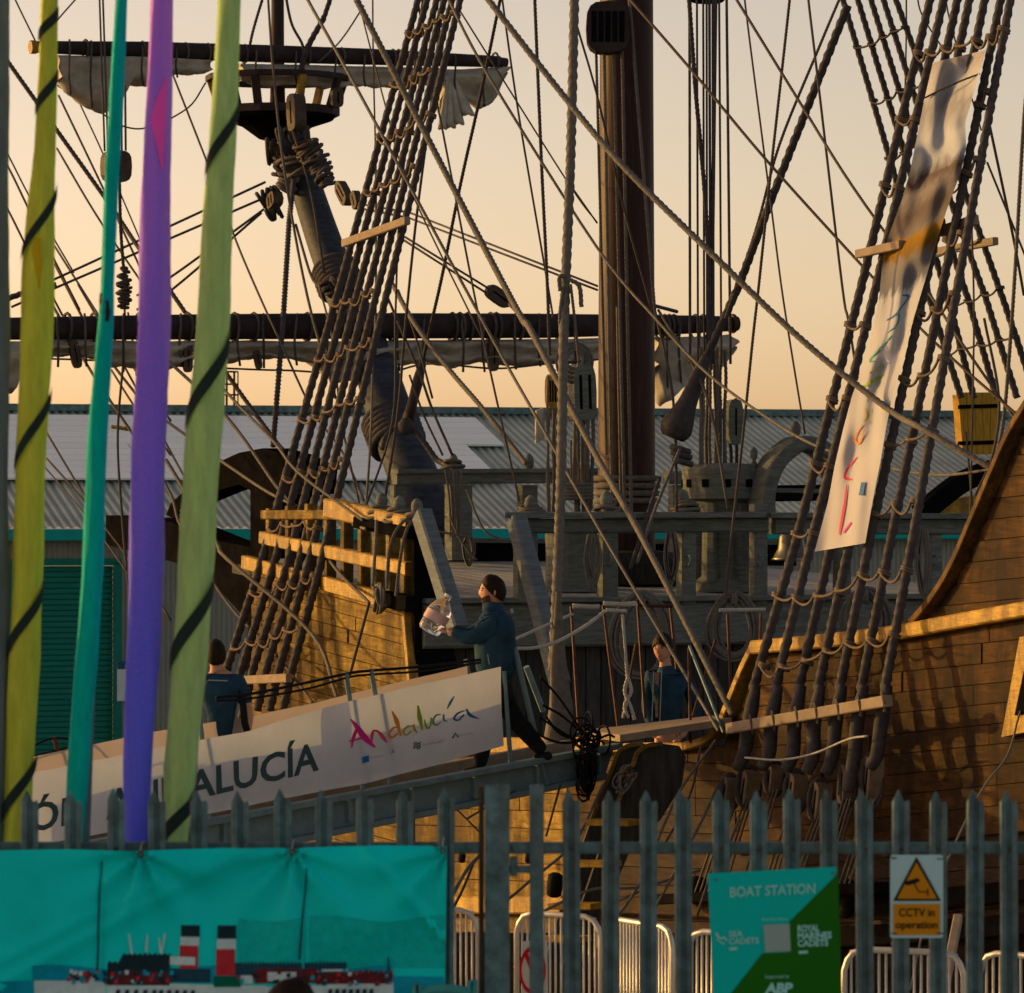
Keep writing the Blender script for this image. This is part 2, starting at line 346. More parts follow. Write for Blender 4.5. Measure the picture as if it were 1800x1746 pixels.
# ------------------------------------------------------------------ the galleon
gal = empty('galleon', S(0, 0, -1.9), 'wooden galleon with tar-black rigging, furled sails and golden planked side', 'ship')
def hull_strips(name, plane, x0, x1, ytop, ybot, seam, m, th=0.05, step=14, off=0.0, cut=None, parent=None, prough=0.02, m2=None, ydark=0):
    root = parent; k = 0; y_first = min(ytop(x0), ytop(x1), ytop((x0 + x1) / 2)) - 60
    lim = max(ybot(x0), ybot(x1))
    while True:
        cols = []; alive = False; x = x0
        while x <= x1 + 0.1:
            a_ = seam(x, k); b2 = seam(x, k + 1) - 1.4
            if a_ < lim: alive = True
            t_ = max(a_, ytop(x)); l_ = min(b2, ybot(x))
            cols.append((x, t_, l_) if l_ - t_ > 2.5 else None); x += step
        if not alive: break
        runs = []; cur = []
        for c in cols:
            if c: cur.append(c)
            else:
                if len(cur) > 1: runs.append(cur)
                cur = []
        if len(cur) > 1: runs.append(cur)
        for r in runs:                                   # butt joints
            i = 0
            while i < len(r) - 1:
                L = random.randint(12, 22); part = r[i:i + L + 1]
                if len(r) - (i + L) < 5: part = r[i:]; L = len(part)
                j = off + random.uniform(-prough, prough) * 0.5
                v = []; f = []; nn = -plane.front()
                for (x, t_, l_) in part:
                    xx = x + (1.0 if x == part[0][0] and i else 0)
                    p = plane.at(xx, t_, j); q = plane.at(xx, l_, j); v += [p, q, p + nn * th, q + nn * th]
                m_ = len(part)
                for c in range(m_ - 1):
                    o = 4 * c
                    f += [(o, o + 1, o + 5, o + 4), (o + 2, o + 6, o + 7, o + 3), (o, o + 4, o + 6, o + 2), (o + 1, o + 3, o + 7, o + 5)]
                f += [(0, 2, 3, 1), (4 * m_ - 4, 4 * m_ - 3, 4 * m_ - 1, 4 * m_ - 2)]
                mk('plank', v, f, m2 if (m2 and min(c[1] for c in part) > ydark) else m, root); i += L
        k += 1
        if k > 60: break
PS = PORT(0.0)
M['hullrail'] = mat('worn_brown_rail', (0.16, 0.085, 0.025), 0.7, 0.5, 6.0, patch=(3.0, 0.8, (0.04, 0.025, 0.012)))
M['darkened'] = mat('shade_darkened_planks', (0.030, 0.022, 0.018), 0.8, 0.5, 3.0, bump=0.3, stretch=G, rnd=0.25)  # shade low on the hull side, painted as darker planks
# backing shells keep light from leaking between planks
def shell(name, plane, pix, m, off=-0.09, th=0.08): return mk(name, *ppoly(plane, pix, th, off), m, gal)
h1 = shell('forecastle_side', PS, [(440, 990), (530, 1012), (728, 1066), (728, 1660), (440, 1660)], M['dark'])
hull_strips('plank', PS, 442, 728, lambda x: interp([(440, 986), (530, 1010), (728, 1064)], x), lambda x: 1650,
            lambda x, k: interp([(440, 986), (530, 1010), (728, 1064)], x) + k * 25, M['hull'], parent=h1)
h2 = shell('waist_side', PS, [(730, 1296), (1290, 1312), (1290, 1660), (730, 1660)], M['dark'])
hull_strips('plank', PS, 730, 996, lambda x: 1296 + (x - 730) * 0.03, lambda x: 1655, lambda x, k: 1296 + (x - 730) * 0.03 + k * 31, M['hull'], parent=h2)
hull_strips('plank', PS, 998, 1292, lambda x: 1296 + (x - 730) * 0.03, lambda x: 1655, lambda x, k: 1296 + (x - 730) * 0.03 + k * 31, M['hullbrown'], parent=h2, m2=M['darkened'], ydark=1400)  # darker planks from the ladder aft paint the shade there
TOPR = [(1275, 1300), (1300, 1240), (1345, 1132), (1590, 1108), (1650, 1060), (1700, 985), (1745, 880), (1795, 765), (1840, 690), (1960, 640)]
pixr = [(x, y + 4) for x, y in TOPR]
h3 = shell('quarter_side', PS, pixr + [(1960, 1690), (1275, 1690)], M['dark'])
hull_strips('plank', PS, 1276, 1956, lambda x: interp(TOPR, x), lambda x: 1680, lambda x, k: 640 + k * 36 + (1960 - x) * 0.10, M['hullbrown'], parent=h3, m2=M['darkened'], ydark=1440)
bn = -B                                                  # outboard on the port side
def rail_px(name, plane, pix, wpx, proud, m, seg=6, off=0.0, parent=None):
    pts = smooth_pts([plane.at(x, y, off) for x, y in pix], seg) if len(pix) > 2 else [plane.at(*pix[0], off), plane.at(*pix[1], off)]
    D = pts[0].y; return mk(name, *sweep(pts, wpx * D / F, proud, plane.front()), m, parent or gal)
rail_px('sheer_rail', PS, [(1340, 1138), (1460, 1127), (1590, 1112), (1700, 1092), (1960, 1046)], 24, 0.12, M['trim'])
rail_px('cap_rail', PS, [(1588, 1112), (1625, 1092), (1665, 1045), (1700, 985), (1745, 880), (1795, 765), (1840, 690)], 13, 0.14, M['hullrail'], off=-0.04)
rail_px('cap_rail', PS, [(1348, 1130), (1322, 1185), (1300, 1240), (1280, 1282), (1255, 1302), (1215, 1312), (1150, 1312), (1085, 1316)], 15, 0.14, M['trim'], off=-0.04)
rail_px('wale', PS, [(436, 988), (530, 1012), (640, 1043), (724, 1066)], 24, 0.08, M['trim'])
rail_px('wale', PS, [(735, 1316), (900, 1310), (1075, 1310)], 26, 0.10, M['trim'])
rail_px('wale', PS, [(735, 1592), (900, 1590), (1020, 1590)], 30, 0.14, M['trim'])
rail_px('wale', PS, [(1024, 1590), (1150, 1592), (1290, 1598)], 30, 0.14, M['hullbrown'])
rail_px('wale', PS, [(1290, 1600), (1600, 1585), (1960, 1550)], 34, 0.14, M['dark'])
rail_px('wale', PS, [(1290, 1655), (1600, 1640), (1960, 1610)], 34, 0.10, M['dark'])
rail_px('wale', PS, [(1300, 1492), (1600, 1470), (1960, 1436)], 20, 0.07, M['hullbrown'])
shell('lower_side', PS, [(440, 1640), (2000, 1640), (2000, 2100), (440, 2100)], M['dark'], off=0.02)
for pix in ([(722, 1064), (732, 1180), (740, 1300)],): rail_px('corner_post', PS, pix, 14, 0.10, M['trim'])
# gun port frame at the right edge
gp = mk('port_frame', *ppoly(PS, [(1792, 1120), (1880, 1105), (1880, 1270), (1760, 1296)], 0.10, 0.08), M['trim'], gal)
mk('port_lid', *ppoly(PS, [(1804, 1158), (1870, 1146), (1870, 1240), (1783, 1258)], 0.02, 0.10), M['dark'], gp)
# forecastle decks, bulkhead
def DZF(t): return 2.61 + t * 0.05
fd = mk('forecastle_deck', *prism([S(0.02, 0.1, DZF(0) - 0.06), S(0.02, 7.5, DZF(0) - 0.06), S(7, 6.2, DZF(7) - 0.06), S(7, 0.8, DZF(7) - 0.06)], (0, 0, -0.1)), M['darkbrown'], gal)
for i in range(30):
    u0 = 0.1 + 7.3 * i / 30; u1 = u0 + 7.3 / 30 - 0.012
    mk('deck_plank', *prism([S(0.0, u0, DZF(0)), S(0.0, u1, DZF(0)), S(7, u1 * 0.72 + 0.85, DZF(7)), S(7, u0 * 0.72 + 0.85, DZF(7))], (0, 0, -0.05)), M['deck'], fd)
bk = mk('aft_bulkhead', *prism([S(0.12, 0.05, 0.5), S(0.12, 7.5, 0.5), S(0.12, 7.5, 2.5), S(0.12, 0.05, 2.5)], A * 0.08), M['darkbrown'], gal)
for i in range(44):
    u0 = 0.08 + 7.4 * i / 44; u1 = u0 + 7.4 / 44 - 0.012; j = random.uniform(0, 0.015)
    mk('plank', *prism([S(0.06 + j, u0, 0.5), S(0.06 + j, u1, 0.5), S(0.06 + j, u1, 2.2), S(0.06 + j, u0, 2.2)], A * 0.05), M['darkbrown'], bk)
mk('deck_beam', *beam(S(-0.02, 0.05, 2.36), S(-0.02, 7.5, 2.36), 0.2, 0.44), M['grey'], gal)
mk('deck_edge', *beam(S(-0.06, 0.05, 2.615), S(-0.06, 7.5, 2.615), 0.3, 0.05), M['grey'], gal)
wdk = mk('waist_deck', *prism([S(-14, 0.15, 0.66), S(-14, 7.4, 0.66), S(0, 7.4, 0.66), S(0, 0.15, 0.66)], (0, 0, -0.1)), M['darkbrown'], gal)
BK0 = BULK(-0.08)
# aft rail of the forecastle
def zpx(py, D): return CAMH + (HY - py) / F * D
mk('rail_cap', *sweep([BK0.at(888, 906), BK0.at(1345, 905)], 0.06, 0.24, (0, -1, 0)), M['grey'], gal)
mk('rail_beam', *sweep([BK0.at(895, 925, -0.03), BK0.at(1340, 923, -0.03)], 0.15, 0.14, -A), M['grey'], gal)
mk('rail_cap', *sweep([BK0.at(1352, 906), BK0.at(1760, 908)], 0.06, 0.24, (0, -1, 0)), M['grey'], gal)
mk('rail_beam', *sweep([BK0.at(1352, 925, -0.03), BK0.at(1760, 926, -0.03)], 0.17, 0.14, -A), M['grey'], gal)
for x, w, t_, b2 in ((1068, 30, 930, 1062), (1206, 28, 930, 1062), (1333, 26, 886, 1062), (918, 26, 930, 1062), (1480, 26, 930, 1062), (1640, 26, 930, 1062)):
    a_, c_ = BK0.at(x, t_), BK0.at(x, b2); w_ = w * a_.y / F
    po = mk('rail_post', *beam(a_, c_, w_, w_, up=A), M['grey'], gal)
    mk('cleat_ring', *torus(BK0.at(x + 4, 985, 0.1), B, 0.05, 0.012, 12, 5), M['galv'], po)
def knob(plane, x, y, r, h, m=None, off=0.0):            # timber head with a turned knob
    p = plane.at(x, y, off); k = p.y / F; r *= k; h *= k
    return mk('timber_head', *lathe([(r * .75, -h * .9), (r * .8, -h * .45), (r * .5, -h * .38), (r * .55, -h * .3), (r * .95, -h * .12), (r, h * .1), (r * .8, h * .32), (r * .4, h * .45), (0.002, h * .5)], p, (0, 0, 1), 12), m or M['grey'], gal, True)
for x, y in ((933, 888), (1066, 880), (1200, 878)): knob(BK0, x, y, 12, 36)
# braces that look like ladder stringers at the aft edge
for a_, c_ in (((742, 905), (806, 1110)), ((908, 912), (985, 1205))):
    p, q = BULK(-0.3).at(*a_), BULK(-1.2).at(*c_)
    mk('ladder_stringer', *beam(p, q, 0.16, 0.20, up=A), M['greyblue'], gal)
# forward rail
BF = BULK(5.6)
mk('forward_rail', *sweep([BF.at(688, 840), BF.at(1048, 838)], 0.15, 0.16, -A), M['grey'], gal)
mk('forward_rail_cap', *sweep([BF.at(686, 829, .02), BF.at(1048, 827, .02)], 0.05, 0.22, -A), M['grey'], gal)
mk('forward_rail', *sweep([BF.at(1165, 840), BF.at(1325, 838)], 0.15, 0.16, -A), M['grey'], gal)
for x, w in ((806, 40), (927, 30), (700, 24), (1190, 26), (1300, 24)):
    mk('rail_post', *beam(BF.at(x, 853), BF.at(x, 985), w * 49 / F, w * 49 / F, up=A), M['grey'], gal)
for x, y in ((797, 815), (930, 815)): knob(BF, x, y, 9, 36)
mk('far_bulwark', *ppoly(BULK(6.3), [(760, 952), (1400, 955), (1400, 995), (760, 992)], 0.2), M['dark'], gal)
mk('far_bulwark_cap', *ppoly(BULK(6.2), [(760, 946), (1400, 950), (1400, 958), (760, 954)], 0.3), M['grey'], gal)
# port rail of the forecastle: cap, mid rail, stanchions
PF = PORT(0.05)
rail_px('side_cap', PF, [(590, 893), (660, 908), (735, 925)], 34, 0.14, M['trim'])
rail_px('side_rail', PF, [(470, 945), (530, 958), (610, 975), (728, 1000)], 22, 0.10, M['trim'])
rail_px('side_rail', PF, [(470, 905), (540, 905), (600, 905)], 16, 0.08, M['hull'])
for x in (478, 512, 546, 580, 610, 640, 665, 690, 716):
    yb = interp([(440, 986), (530, 1010), (728, 1064)], x); yt = interp([(470, 895), (590, 880), (735, 912)], x)
    mk('stanchion', *beam(PF.at(x, yt), PF.at(x, yb), 0.11, 0.11, up=A), M['hull'], gal)
mk('bulkhead_end_shade', *ppoly(BULK(-0.05), [(728, 905), (748, 905), (806, 1180), (806, 1300), (736, 1300), (728, 1090)], 0.06), M['dark'], gal)  # dark sheet standing in for the shaded end of the aft bulkhead
for x, y in ((671, 883), (702, 888), (733, 893)): knob(PF, x, y, 11, 34)
mk('cleat_block', *beam(PF.at(672, 1052, 0.15), PF.at(724, 1062, 0.15), 0.14, 0.16), M['dark'], gal)
mk('cleat_block', *beam(PF.at(630, 918, 0.12), PF.at(725, 938, 0.12), 0.12, 0.12), M['dark'], gal)
# ------------------------------------------------------------------ beakhead and stem
BH = PORT(2.0)
bh = mk('beakhead', *ppoly(BH, [(186, 906), (262, 912), (300, 918), (378, 950), (440, 962), (446, 1110), (420, 1075), (372, 1022), (310, 990), (262, 976), (186, 958)], 0.45), M['dark'], gal)
mk('stem_post', *ppoly(BH, [(440, 860), (498, 855), (494, 1000), (480, 1270), (430, 1270), (440, 1000)], 0.4, 0.05), M['dark'], gal)
kn = [(300, 885), (330, 858), (384, 822), (385, 812), (420, 796), (462, 788), (505, 800), (545, 822), (540, 868), (500, 872), (470, 878), (440, 862), (420, 852), (384, 862), (340, 880), (318, 892), (305, 912), (292, 905)]
mk('head_knee', *ppoly(BH, kn, 0.35, 0.25), M['dark'], gal)
#mk('knee_strap', *torus(BH.at(415, 824, 0.1), B.cross(Vector((0, 0, 1))), 0.23, 0.03, 14, 5), M['iron'], gal)

# ------------------------------------------------------------------ foremast
FM = Vector((1.235, 46.6, 0))
mk('foremast', *tube([FM + Vector((0, 0, z)) for z in (1.5, 3, 5, 8, 11, 14, 16)], [0.315, 0.312, 0.305, 0.290, 0.28, 0.26, 0.24], 28), M['mast'], gal, True)
for z in (3.62, 3.70, 3.78, 3.86, 2.9, 2.97):
    mk('mast_lashing', *torus(FM + Vector((0, 0, z)), (0, 0, 1), 0.335, 0.035, 28, 6), M['hemp'], gal, True)
mk('mast_partner', *lathe([(0.62, 0), (0.60, 0.22), (0.5, 0.34), (0.34, 0.36)], FM + Vector((0, 0, DZF(2.3))), (0, 0, 1), 14), M['darkbrown'], gal)
FMP = Plane(FM + Vector((0, -0.6, 0)), (0, -1, 0))

# ------------------------------------------------------------------ bowsprit, its top and topmast
bs = [CL.at(x, y) for x, y in ((775, 960), (735, 860), (683, 720), (650, 620), (590, 480), (545, 350), (512, 235))]
mk('bowsprit', *tube(smooth_pts(bs, 3), [0.33 - 0.15 * i / 18 for i in range(19)], 20), M['sprit'], gal, True)
for (x, y), n in (((690, 755), 6), ((592, 486), 5), ((522, 300), 5)):
    c = CL.at(x, y); ax = (bs[-1] - bs[0]).normalized(); mb = MB(); r = 0.31 if y > 700 else (0.25 if y > 400 else 0.21)
    for i in range(n): mb.add(torus(c + ax * (i - n / 2) * 0.075, ax, r, 0.05, 18, 6))
    mb.mk('gammoning', M['tar'], gal, True)
tp = CL.at(500, 205); TD = tp.y
def ring_beam(c, r, w, h, n=12):
    v = []; f = []
    for i in range(n):
        a_ = 2 * math.pi * i / n
        for q, z in ((r, 0), (r, h), (r - w, h), (r - w, 0)): v.append(c + Vector((q * math.cos(a_), q * math.sin(a_), z)))
    for i in range(n):
        j = (i + 1) % n
        for k in range(4): f.append((i * 4 + k, j * 4 + k, j * 4 + (k + 1) % 4, i * 4 + (k + 1) % 4))
    return v, f
tc_ = CL.at(488, 212)
ft = mk('fighting_top', *lathe([(0.12, -0.27), (0.24, -0.24), (0.46, -0.08), (0.70, 0.0), (0.74, 0.02), (0.74, 0.13), (0.1, 0.13)], tc_, (0, 0, 1), 14), M['dark'], gal)
mk('top_rail', *ring_beam(tc_ + Vector((0, 0, 0.50)), 0.93, 0.09, 0.07, 14), M['yard'], ft)
mk('top_rim', *ring_beam(tc_ + Vector((0, 0, 0.06)), 0.80, 0.1, 0.10, 14), M['yard'], ft)
for i in range(9):
    a_ = 2 * math.pi * (i + 0.35) / 9; d = Vector((math.cos(a_), math.sin(a_), 0))
    mk('top_stanchion', *beam(tc_ + d * 0.74 + Vector((0, 0, 0.1)), tc_ + d * 0.885 + Vector((0, 0, 0.52)), 0.10, 0.07, up=d), M['trim'] if i % 3 == 1 else M['yard'], ft)
mk('sprit_topmast', *tube([tc_ + Vector((0.0, 0, -0.2)), tc_ + Vector((0.0, 0, 0.8)), tc_ + Vector((0, 0, 4.2))], [0.11, 0.085, 0.07], 12), M['yard'], gal, True)
def block(name, plane, x, y, w, h, ang=0.0, off=0.0, sheaves=2, m='block', thick=None):   # wooden pulley block
    c = plane.at(x, y, off); k = c.y / F; w *= k; h *= k; d = thick or w * 0.55; fr = plane.front()
    rt = Vector((0, 0, 1)).cross(fr).normalized(); ca, sa = math.cos(R(ang)), math.sin(R(ang)); up = Vector((0, 0, 1))
    ex = rt * ca + up * sa; ey = up * ca - rt * sa; pts = []
    for i in range(16):
        a_ = 2 * math.pi * i / 16; cx, cy = math.cos(a_), math.sin(a_)
        pts.append(c + ex * (w / 2 * math.copysign(abs(cx) ** 0.6, cx)) + ey * (h / 2 * math.copysign(abs(cy) ** 0.6, cy)) + fr * d / 2)
    o = mk(name, *prism(pts, -fr * d), M[m], gal)
    for s in range(sheaves):
        xx = (s - (sheaves - 1) / 2) * w * 0.8 / max(sheaves, 2)
        mk('sheave_slot', *prism([c + ex * (xx + a2 * w * .06) + ey * (b2 * h * .3) + fr * (d / 2 + 0.004) for a2, b2 in ((-1, -1), (1, -1), (1, 1), (-1, 1))], -fr * 0.003), M['dark'], o)
    return o
# heart block, seizings and collars round the end of the bowsprit
def blob(name, c, rx, ry, rz, m, parent, n=10, jit=0.08):
    v = []; f = []
    for i in range(n + 1):
        th_ = math.pi * i / n
        for k in range(n * 2):
            a_ = 2 * math.pi * k / (n * 2); j = 1 + random.uniform(-jit, jit)
            v.append(Vector(c) + Vector((rx * math.sin(th_) * math.cos(a_) * j, ry * math.sin(th_) * math.sin(a_) * j, rz * math.cos(th_) * j)))
    w = n * 2
    for i in range(n):
        for k in range(w): f.append((i * w + k, (i + 1) * w + k, (i + 1) * w + (k + 1) % w, i * w + (k + 1) % w))
    return mk(name, v, f, m, parent, True)
rc = random.Random(21)
def winding(name, x, y, R_, n, ax, m, off=0.3):           # rope wound round and round: a lumpy seizing
    c = CL.at(x, y, off); mb = MB(); ax = Vector(ax).normalized()
    for i in range(n): mb.add(torus(c + ax * ((i - n / 2) * 0.04) + Vector((rc.uniform(-.02, .02), 0, rc.uniform(-.02, .02))), ax + Vector((rc.uniform(-.35, .35), rc.uniform(-.3, .3), rc.uniform(-.35, .35))), R_ * rc.uniform(.75, 1.1), 0.026, 12, 5))
    return mb.mk(name, M[m], gal, True)
block('heart_block', CL, 521, 198, 40, 66, 8, 0.55, 1, 'block')
for (x, y, R_, n, ax, m) in ((492, 262, .16, 7, (1, 0, .3), 'block'), (520, 250, .20, 9, (1, 0, .2), 'tar'), (545, 268, .17, 7, (.6, 0, -1), 'block'), (562, 292, .13, 6, (.7, 0, -1), 'tar'), (500, 290, .13, 6, (.3, 0, 1), 'tar'), (528, 292, .24, 5, (.45, 0, -.9), 'hemp'), (574, 318, .10, 5, (.5, 0, -1), 'tar'), (590, 505, .15, 6, (.4, 0, -1), 'tar'), (604, 500, .12, 5, (1, 0, .4), 'tar'), (476, 345, .11, 6, (1, 0, .3), 'tar'), (505, 318, .12, 6, (.3, 0, 1), 'hemp'), (484, 372, .08, 5, (1, 0, .5), 'tar')):
    winding('seizing', x, y, R_, n, ax, m)

# ------------------------------------------------------------------ yards
tY1 = (CL.at(628, 575) - C0).dot(A) - 0.45; Y1 = BULK(tY1)
tY2 = (CL.at(490, 95) - C0).dot(A) - 0.35; Y2 = BULK(tY2)
def yard(name, plane, pix, rpx):
    pts = [plane.at(x, y) for x, y in pix]; k = pts[0].y / F
    return mk(name, *tube(pts, [r * k for r in rpx], 18), M['yard'], gal, True)
yard('spritsail_yard', Y1, [(-160, 579), (20, 578), (330, 575), (640, 573), (960, 573), (1200, 571), (1296, 569)], [14, 20, 23, 24, 23, 18, 14])
yard('sprit_topsail_yard', Y2, [(54, 83), (70, 83), (260, 88), (480, 95), (650, 100), (860, 108), (891, 110)], [9, 11, 15, 16, 15, 11, 8])
mk('yard_end_band', *tube([Y2.at(53, 83), Y2.at(63, 83)], 0.085, 12), M['trim'], gal)
mk('yard_end_band', *tube([Y1.at(1284, 569), Y1.at(1290, 569)], 0.125, 12), M['iron'], gal)
def furled(name, plane, tab, thick, folds, seed, off=0.0, m='sail', amp=0.42):   # tab: (x, top row, bottom row)
    rnd = random.Random(seed); ph = [rnd.uniform(0, 6.28) for _ in range(folds + 4)]
    v = []; f = []; nx = max(20, int((tab[-1][0] - tab[0][0]) / 5)); ny = folds * 4
    tt = [(a, b) for a, b, c in tab]; tb = [(a, c) for a, b, c in tab]
    fr = plane.front()
    for i in range(nx + 1):
        x = tab[0][0] + (tab[-1][0] - tab[0][0]) * i / nx; t_ = interp(tt, x); b_ = interp(tb, x)
        for j in range(ny):
            a = j / ny * 2 * math.pi; sy = 0.5 - 0.5 * math.cos(a)            # 0 top .. 1 bottom .. back to 0
            sz = math.sin(a); y = t_ + (b_ - t_) * sy
            w = thick * sz * (0.75 + 0.25 * math.sin(x * 0.02 + ph[0]))
            fold = amp * thick * math.sin(folds * a + 1.2 * math.sin(x * 0.013 + ph[1]) + ph[2]) + 0.4 * amp * thick * math.sin(2.3 * folds * a + x * 0.05 + ph[3])
            fold += 0.4 * amp * thick * math.sin(x * 0.11 + ph[4 % len(ph)] + 2 * a)
            v.append(plane.at(x, y + (1.5 * math.sin(x * .21 + j) + 2.5 * math.sin(x * .06 + ph[1])) * sy, off) + fr * (w + fold * sz + 0.012 * math.sin(x * .33 + a * 3)))
    for i in range(nx):
        for j in range(ny): f.append((i * ny + j, i * ny + (j + 1) % ny, (i + 1) * ny + (j + 1) % ny, (i + 1) * ny + j))
    f.append(tuple(range(ny))); f.append(tuple(range(nx * ny, (nx + 1) * ny))[::-1])
    return mk(name, v, f, M[m], gal, True)
furled('furled_spritsail', Y1, [(-120, 598, 692), (20, 600, 694), (36, 600, 652), (90, 597, 627), (160, 597, 630), (195, 598, 644), (250, 600, 652), (300, 600, 648), (350, 598, 632), (400, 600, 638), (440, 598, 634), (500, 600, 627), (545, 600, 642), (590, 600, 672), (650, 600, 662), (700, 598, 640), (740, 598, 640), (790, 598, 646), (830, 597, 638), (880, 597, 642), (950, 596, 642), (1000, 596, 638), (1052, 594, 634)], 0.24, 5, 3)
furled('furled_spritsail', Y1, [(1145, 592, 652), (1160, 594, 712), (1180, 594, 702), (1205, 592, 676), (1230, 592, 652), (1262, 590, 648), (1280, 588, 616)], 0.26, 5, 4)
furled('furled_topsail', Y2, [(100, 97, 145), (115, 97, 165), (140, 98, 181), (170, 98, 197), (190, 98, 199), (212, 99, 181), (225, 99, 151), (260, 100, 151), (300, 102, 135), (340, 104, 133), (368, 106, 123)], 0.2, 4, 5)
furled('furled_topsail', Y2, [(420, 112, 145), (470, 113, 151), (540, 114, 153), (600, 116, 155), (660, 117, 153), (720, 119, 151), (776, 120, 149)], 0.16, 4, 6)
furled('furled_topsail', Y2, [(772, 122, 205), (786, 122, 181), (810, 122, 175), (840, 120, 191), (862, 119, 183), (875, 118, 145), (884, 118, 133)], 0.24, 4, 7)
for x, y0, y1 in [(x_, 552, 648 + 6 * math.sin(x_)) for x_ in (100, 150, 215, 262, 318, 420, 462, 520, 575, 640, 700, 745, 812, 850, 905, 948, 1010)] + [(1172, 556, 700), (1196, 556, 682), (1228, 556, 655), (1252, 556, 650)]:
    mk('gasket', *tube(smooth_pts([Y1.at(x + random.uniform(-3, 3), y0, 0.05), Y1.at(x, y0 + 22, 0.2), Y1.at(x + random.uniform(-3, 3), y0 + 55, 0.26), Y1.at(x + 2, y1, 0.16)], 4), 0.016, 5), M['line'], gal, True)
for x, y0, y1 in ((122, 70, 166), (160, 72, 190), (200, 74, 190), (250, 76, 150), (310, 78, 136), (450, 82, 148), (520, 84, 152), (590, 88, 154), (640, 90, 152), (700, 92, 150), (800, 96, 178), (850, 98, 188)):
    mk('gasket', *tube(smooth_pts([Y2.at(x, y0, 0.05), Y2.at(x + 1, y0 + 16, 0.15), Y2.at(x - 1, (y0 + y1) / 2 + 8, 0.24), Y2.at(x + 2, y1, 0.14)], 4), 0.014, 5), M['line'], gal, True)
# loose bunch hanging from the topsail: four folds of cloth
for i, (x0, x1, yb) in enumerate(((770, 786, 226), (783, 801, 224), (797, 816, 218), (812, 834, 202))):
    v = []; f = []
    for j in range(9):
        k = j / 8; y = 140 + (yb - 140) * k; xm = 790 + ((x0 + x1) / 2 - 790) * (0.3 + 0.7 * k); w = (x1 - x0) / 2 * (0.35 + 0.75 * k)
        for q in range(12):
            a_ = 2 * math.pi * q / 12; v.append(Y2.at(xm + w * math.cos(a_), y + 3 * math.sin(a_ * 2) * k, 0.14 + 0.08 * (1 + k) * (0.5 + 0.5 * math.sin(a_))))
    for j in range(8):
        for q in range(12): f.append((j * 12 + q, j * 12 + (q + 1) % 12, (j + 1) * 12 + (q + 1) % 12, (j + 1) * 12 + q))
    f.append(tuple(range(11, -1, -1))); f.append(tuple(range(96, 108)))
    mk('sail_fold', v, f, M['sail'], gal, True)
# gaskets and lashings on the yards
for x in (60, 118, 165, 245, 330, 412, 446, 540, 620, 690, 795, 808, 822, 862, 872, 910, 985, 1160, 1168, 1176, 1184, 1222, 1236):
    c = Y1.at(x, 575); mk('gasket', *torus(c, B, (24.5 if x < 1100 else 21) * c.y / F, 0.02, 14, 5), M['line'], gal)
for x in (80, 150, 250, 326, 365, 430, 540, 600, 690, 700, 780, 870):
    c = Y2.at(x, 83 + (x - 54) * 0.032); mk('gasket', *torus(c, B, 16 * c.y / F, 0.016, 14, 5), M['line'], gal)
for x, y, w, h, a_ in ((132, 622, 18, 52, 12), (330, 630, 17, 50, 0), (453, 632, 13, 34, 10), (867, 622, 20, 62, 0)): block('pulley_block', Y1, x, y, w, h, a_, 0.2, 1)
block('pulley_block', Y1, 876, 521, 26, 52, 58, 0.6, 1)
block('pulley_block', Y1, 204, 293, 50, 56, 0, -0.5, 1)
block('pulley_block', Y2, 592, 172, 22, 34, 0, 0.3, 1)
block('pulley_block', CL, 604, 340, 26, 56, 50, 0.6, 2)
block('pulley_block', CL, 626, 352, 22, 34, 30, 0.7, 1)
block('pulley_block', CL, 483, 352, 34, 26, 20, 0.6, 2)
block('pulley_block', FMP, 1068, 50, 76, 90, 0, 0.15, 5, 'yard', 0.35)
block('pulley_block', FMP, 1244, -12, 66, 34, 0, 0.0, 4, 'dark', 0.3)

# ------------------------------------------------------------------ deck gear on the forecastle
def barrel(name, t, u, r, z0, h, m, parent=None):
    return mk(name, *lathe([(r * .96, 0), (r * .9, h * .05), (r * .86, h * .5), (r * .9, h * .92), (r, h * .95), (r, h), (0.01, h)], S(t, u, z0), (0, 0, 1), 18), m, parent or gal)
def tu(px, t): q = BULK(t).at(px, 1000); return (q - C0).dot(B)
barrel('bitt_drum', 1.2, tu(1003, 1.2), 0.30, DZF(1.2), 0.66, M['grey'])
barrel('bitt_drum', 1.6, tu(1045, 1.6), 0.26, DZF(1.6), 0.62, M['darkbrown'])
cp = empty('capstan_base', (0, 0, 0), '', '') if False else None
uc = tu(1275, 1.0)
cps = mk('capstan', *lathe([(0.36, 0), (0.34, .1), (0.27, .16), (0.26, .8), (0.31, .95), (0.45, .98), (0.46, 1.28), (0.42, 1.34), (0.02, 1.36)], S(1.0, uc, DZF(1.0)), (0, 0, 1), 24), M['grey'], gal)
for i in range(12):
    a_ = 2 * math.pi * i / 12; d = Vector((math.cos(a_), math.sin(a_), 0)); p = S(1.0, uc, DZF(1.0) + 1.14) + d * 0.452
    mk('bar_socket', *beam(p - d * 0.02, p + d * 0.012, 0.075, 0.085), M['dark'], cps)
for i in range(6):
    a_ = 2 * math.pi * i / 6; d = Vector((math.cos(a_), math.sin(a_), 0)); mk('whelp', *beam(S(1.0, uc, DZF(1) + .1) + d * .3, S(1.0, uc, DZF(1) + .93) + d * .3, .09, .1, up=d), M['grey'], cps)
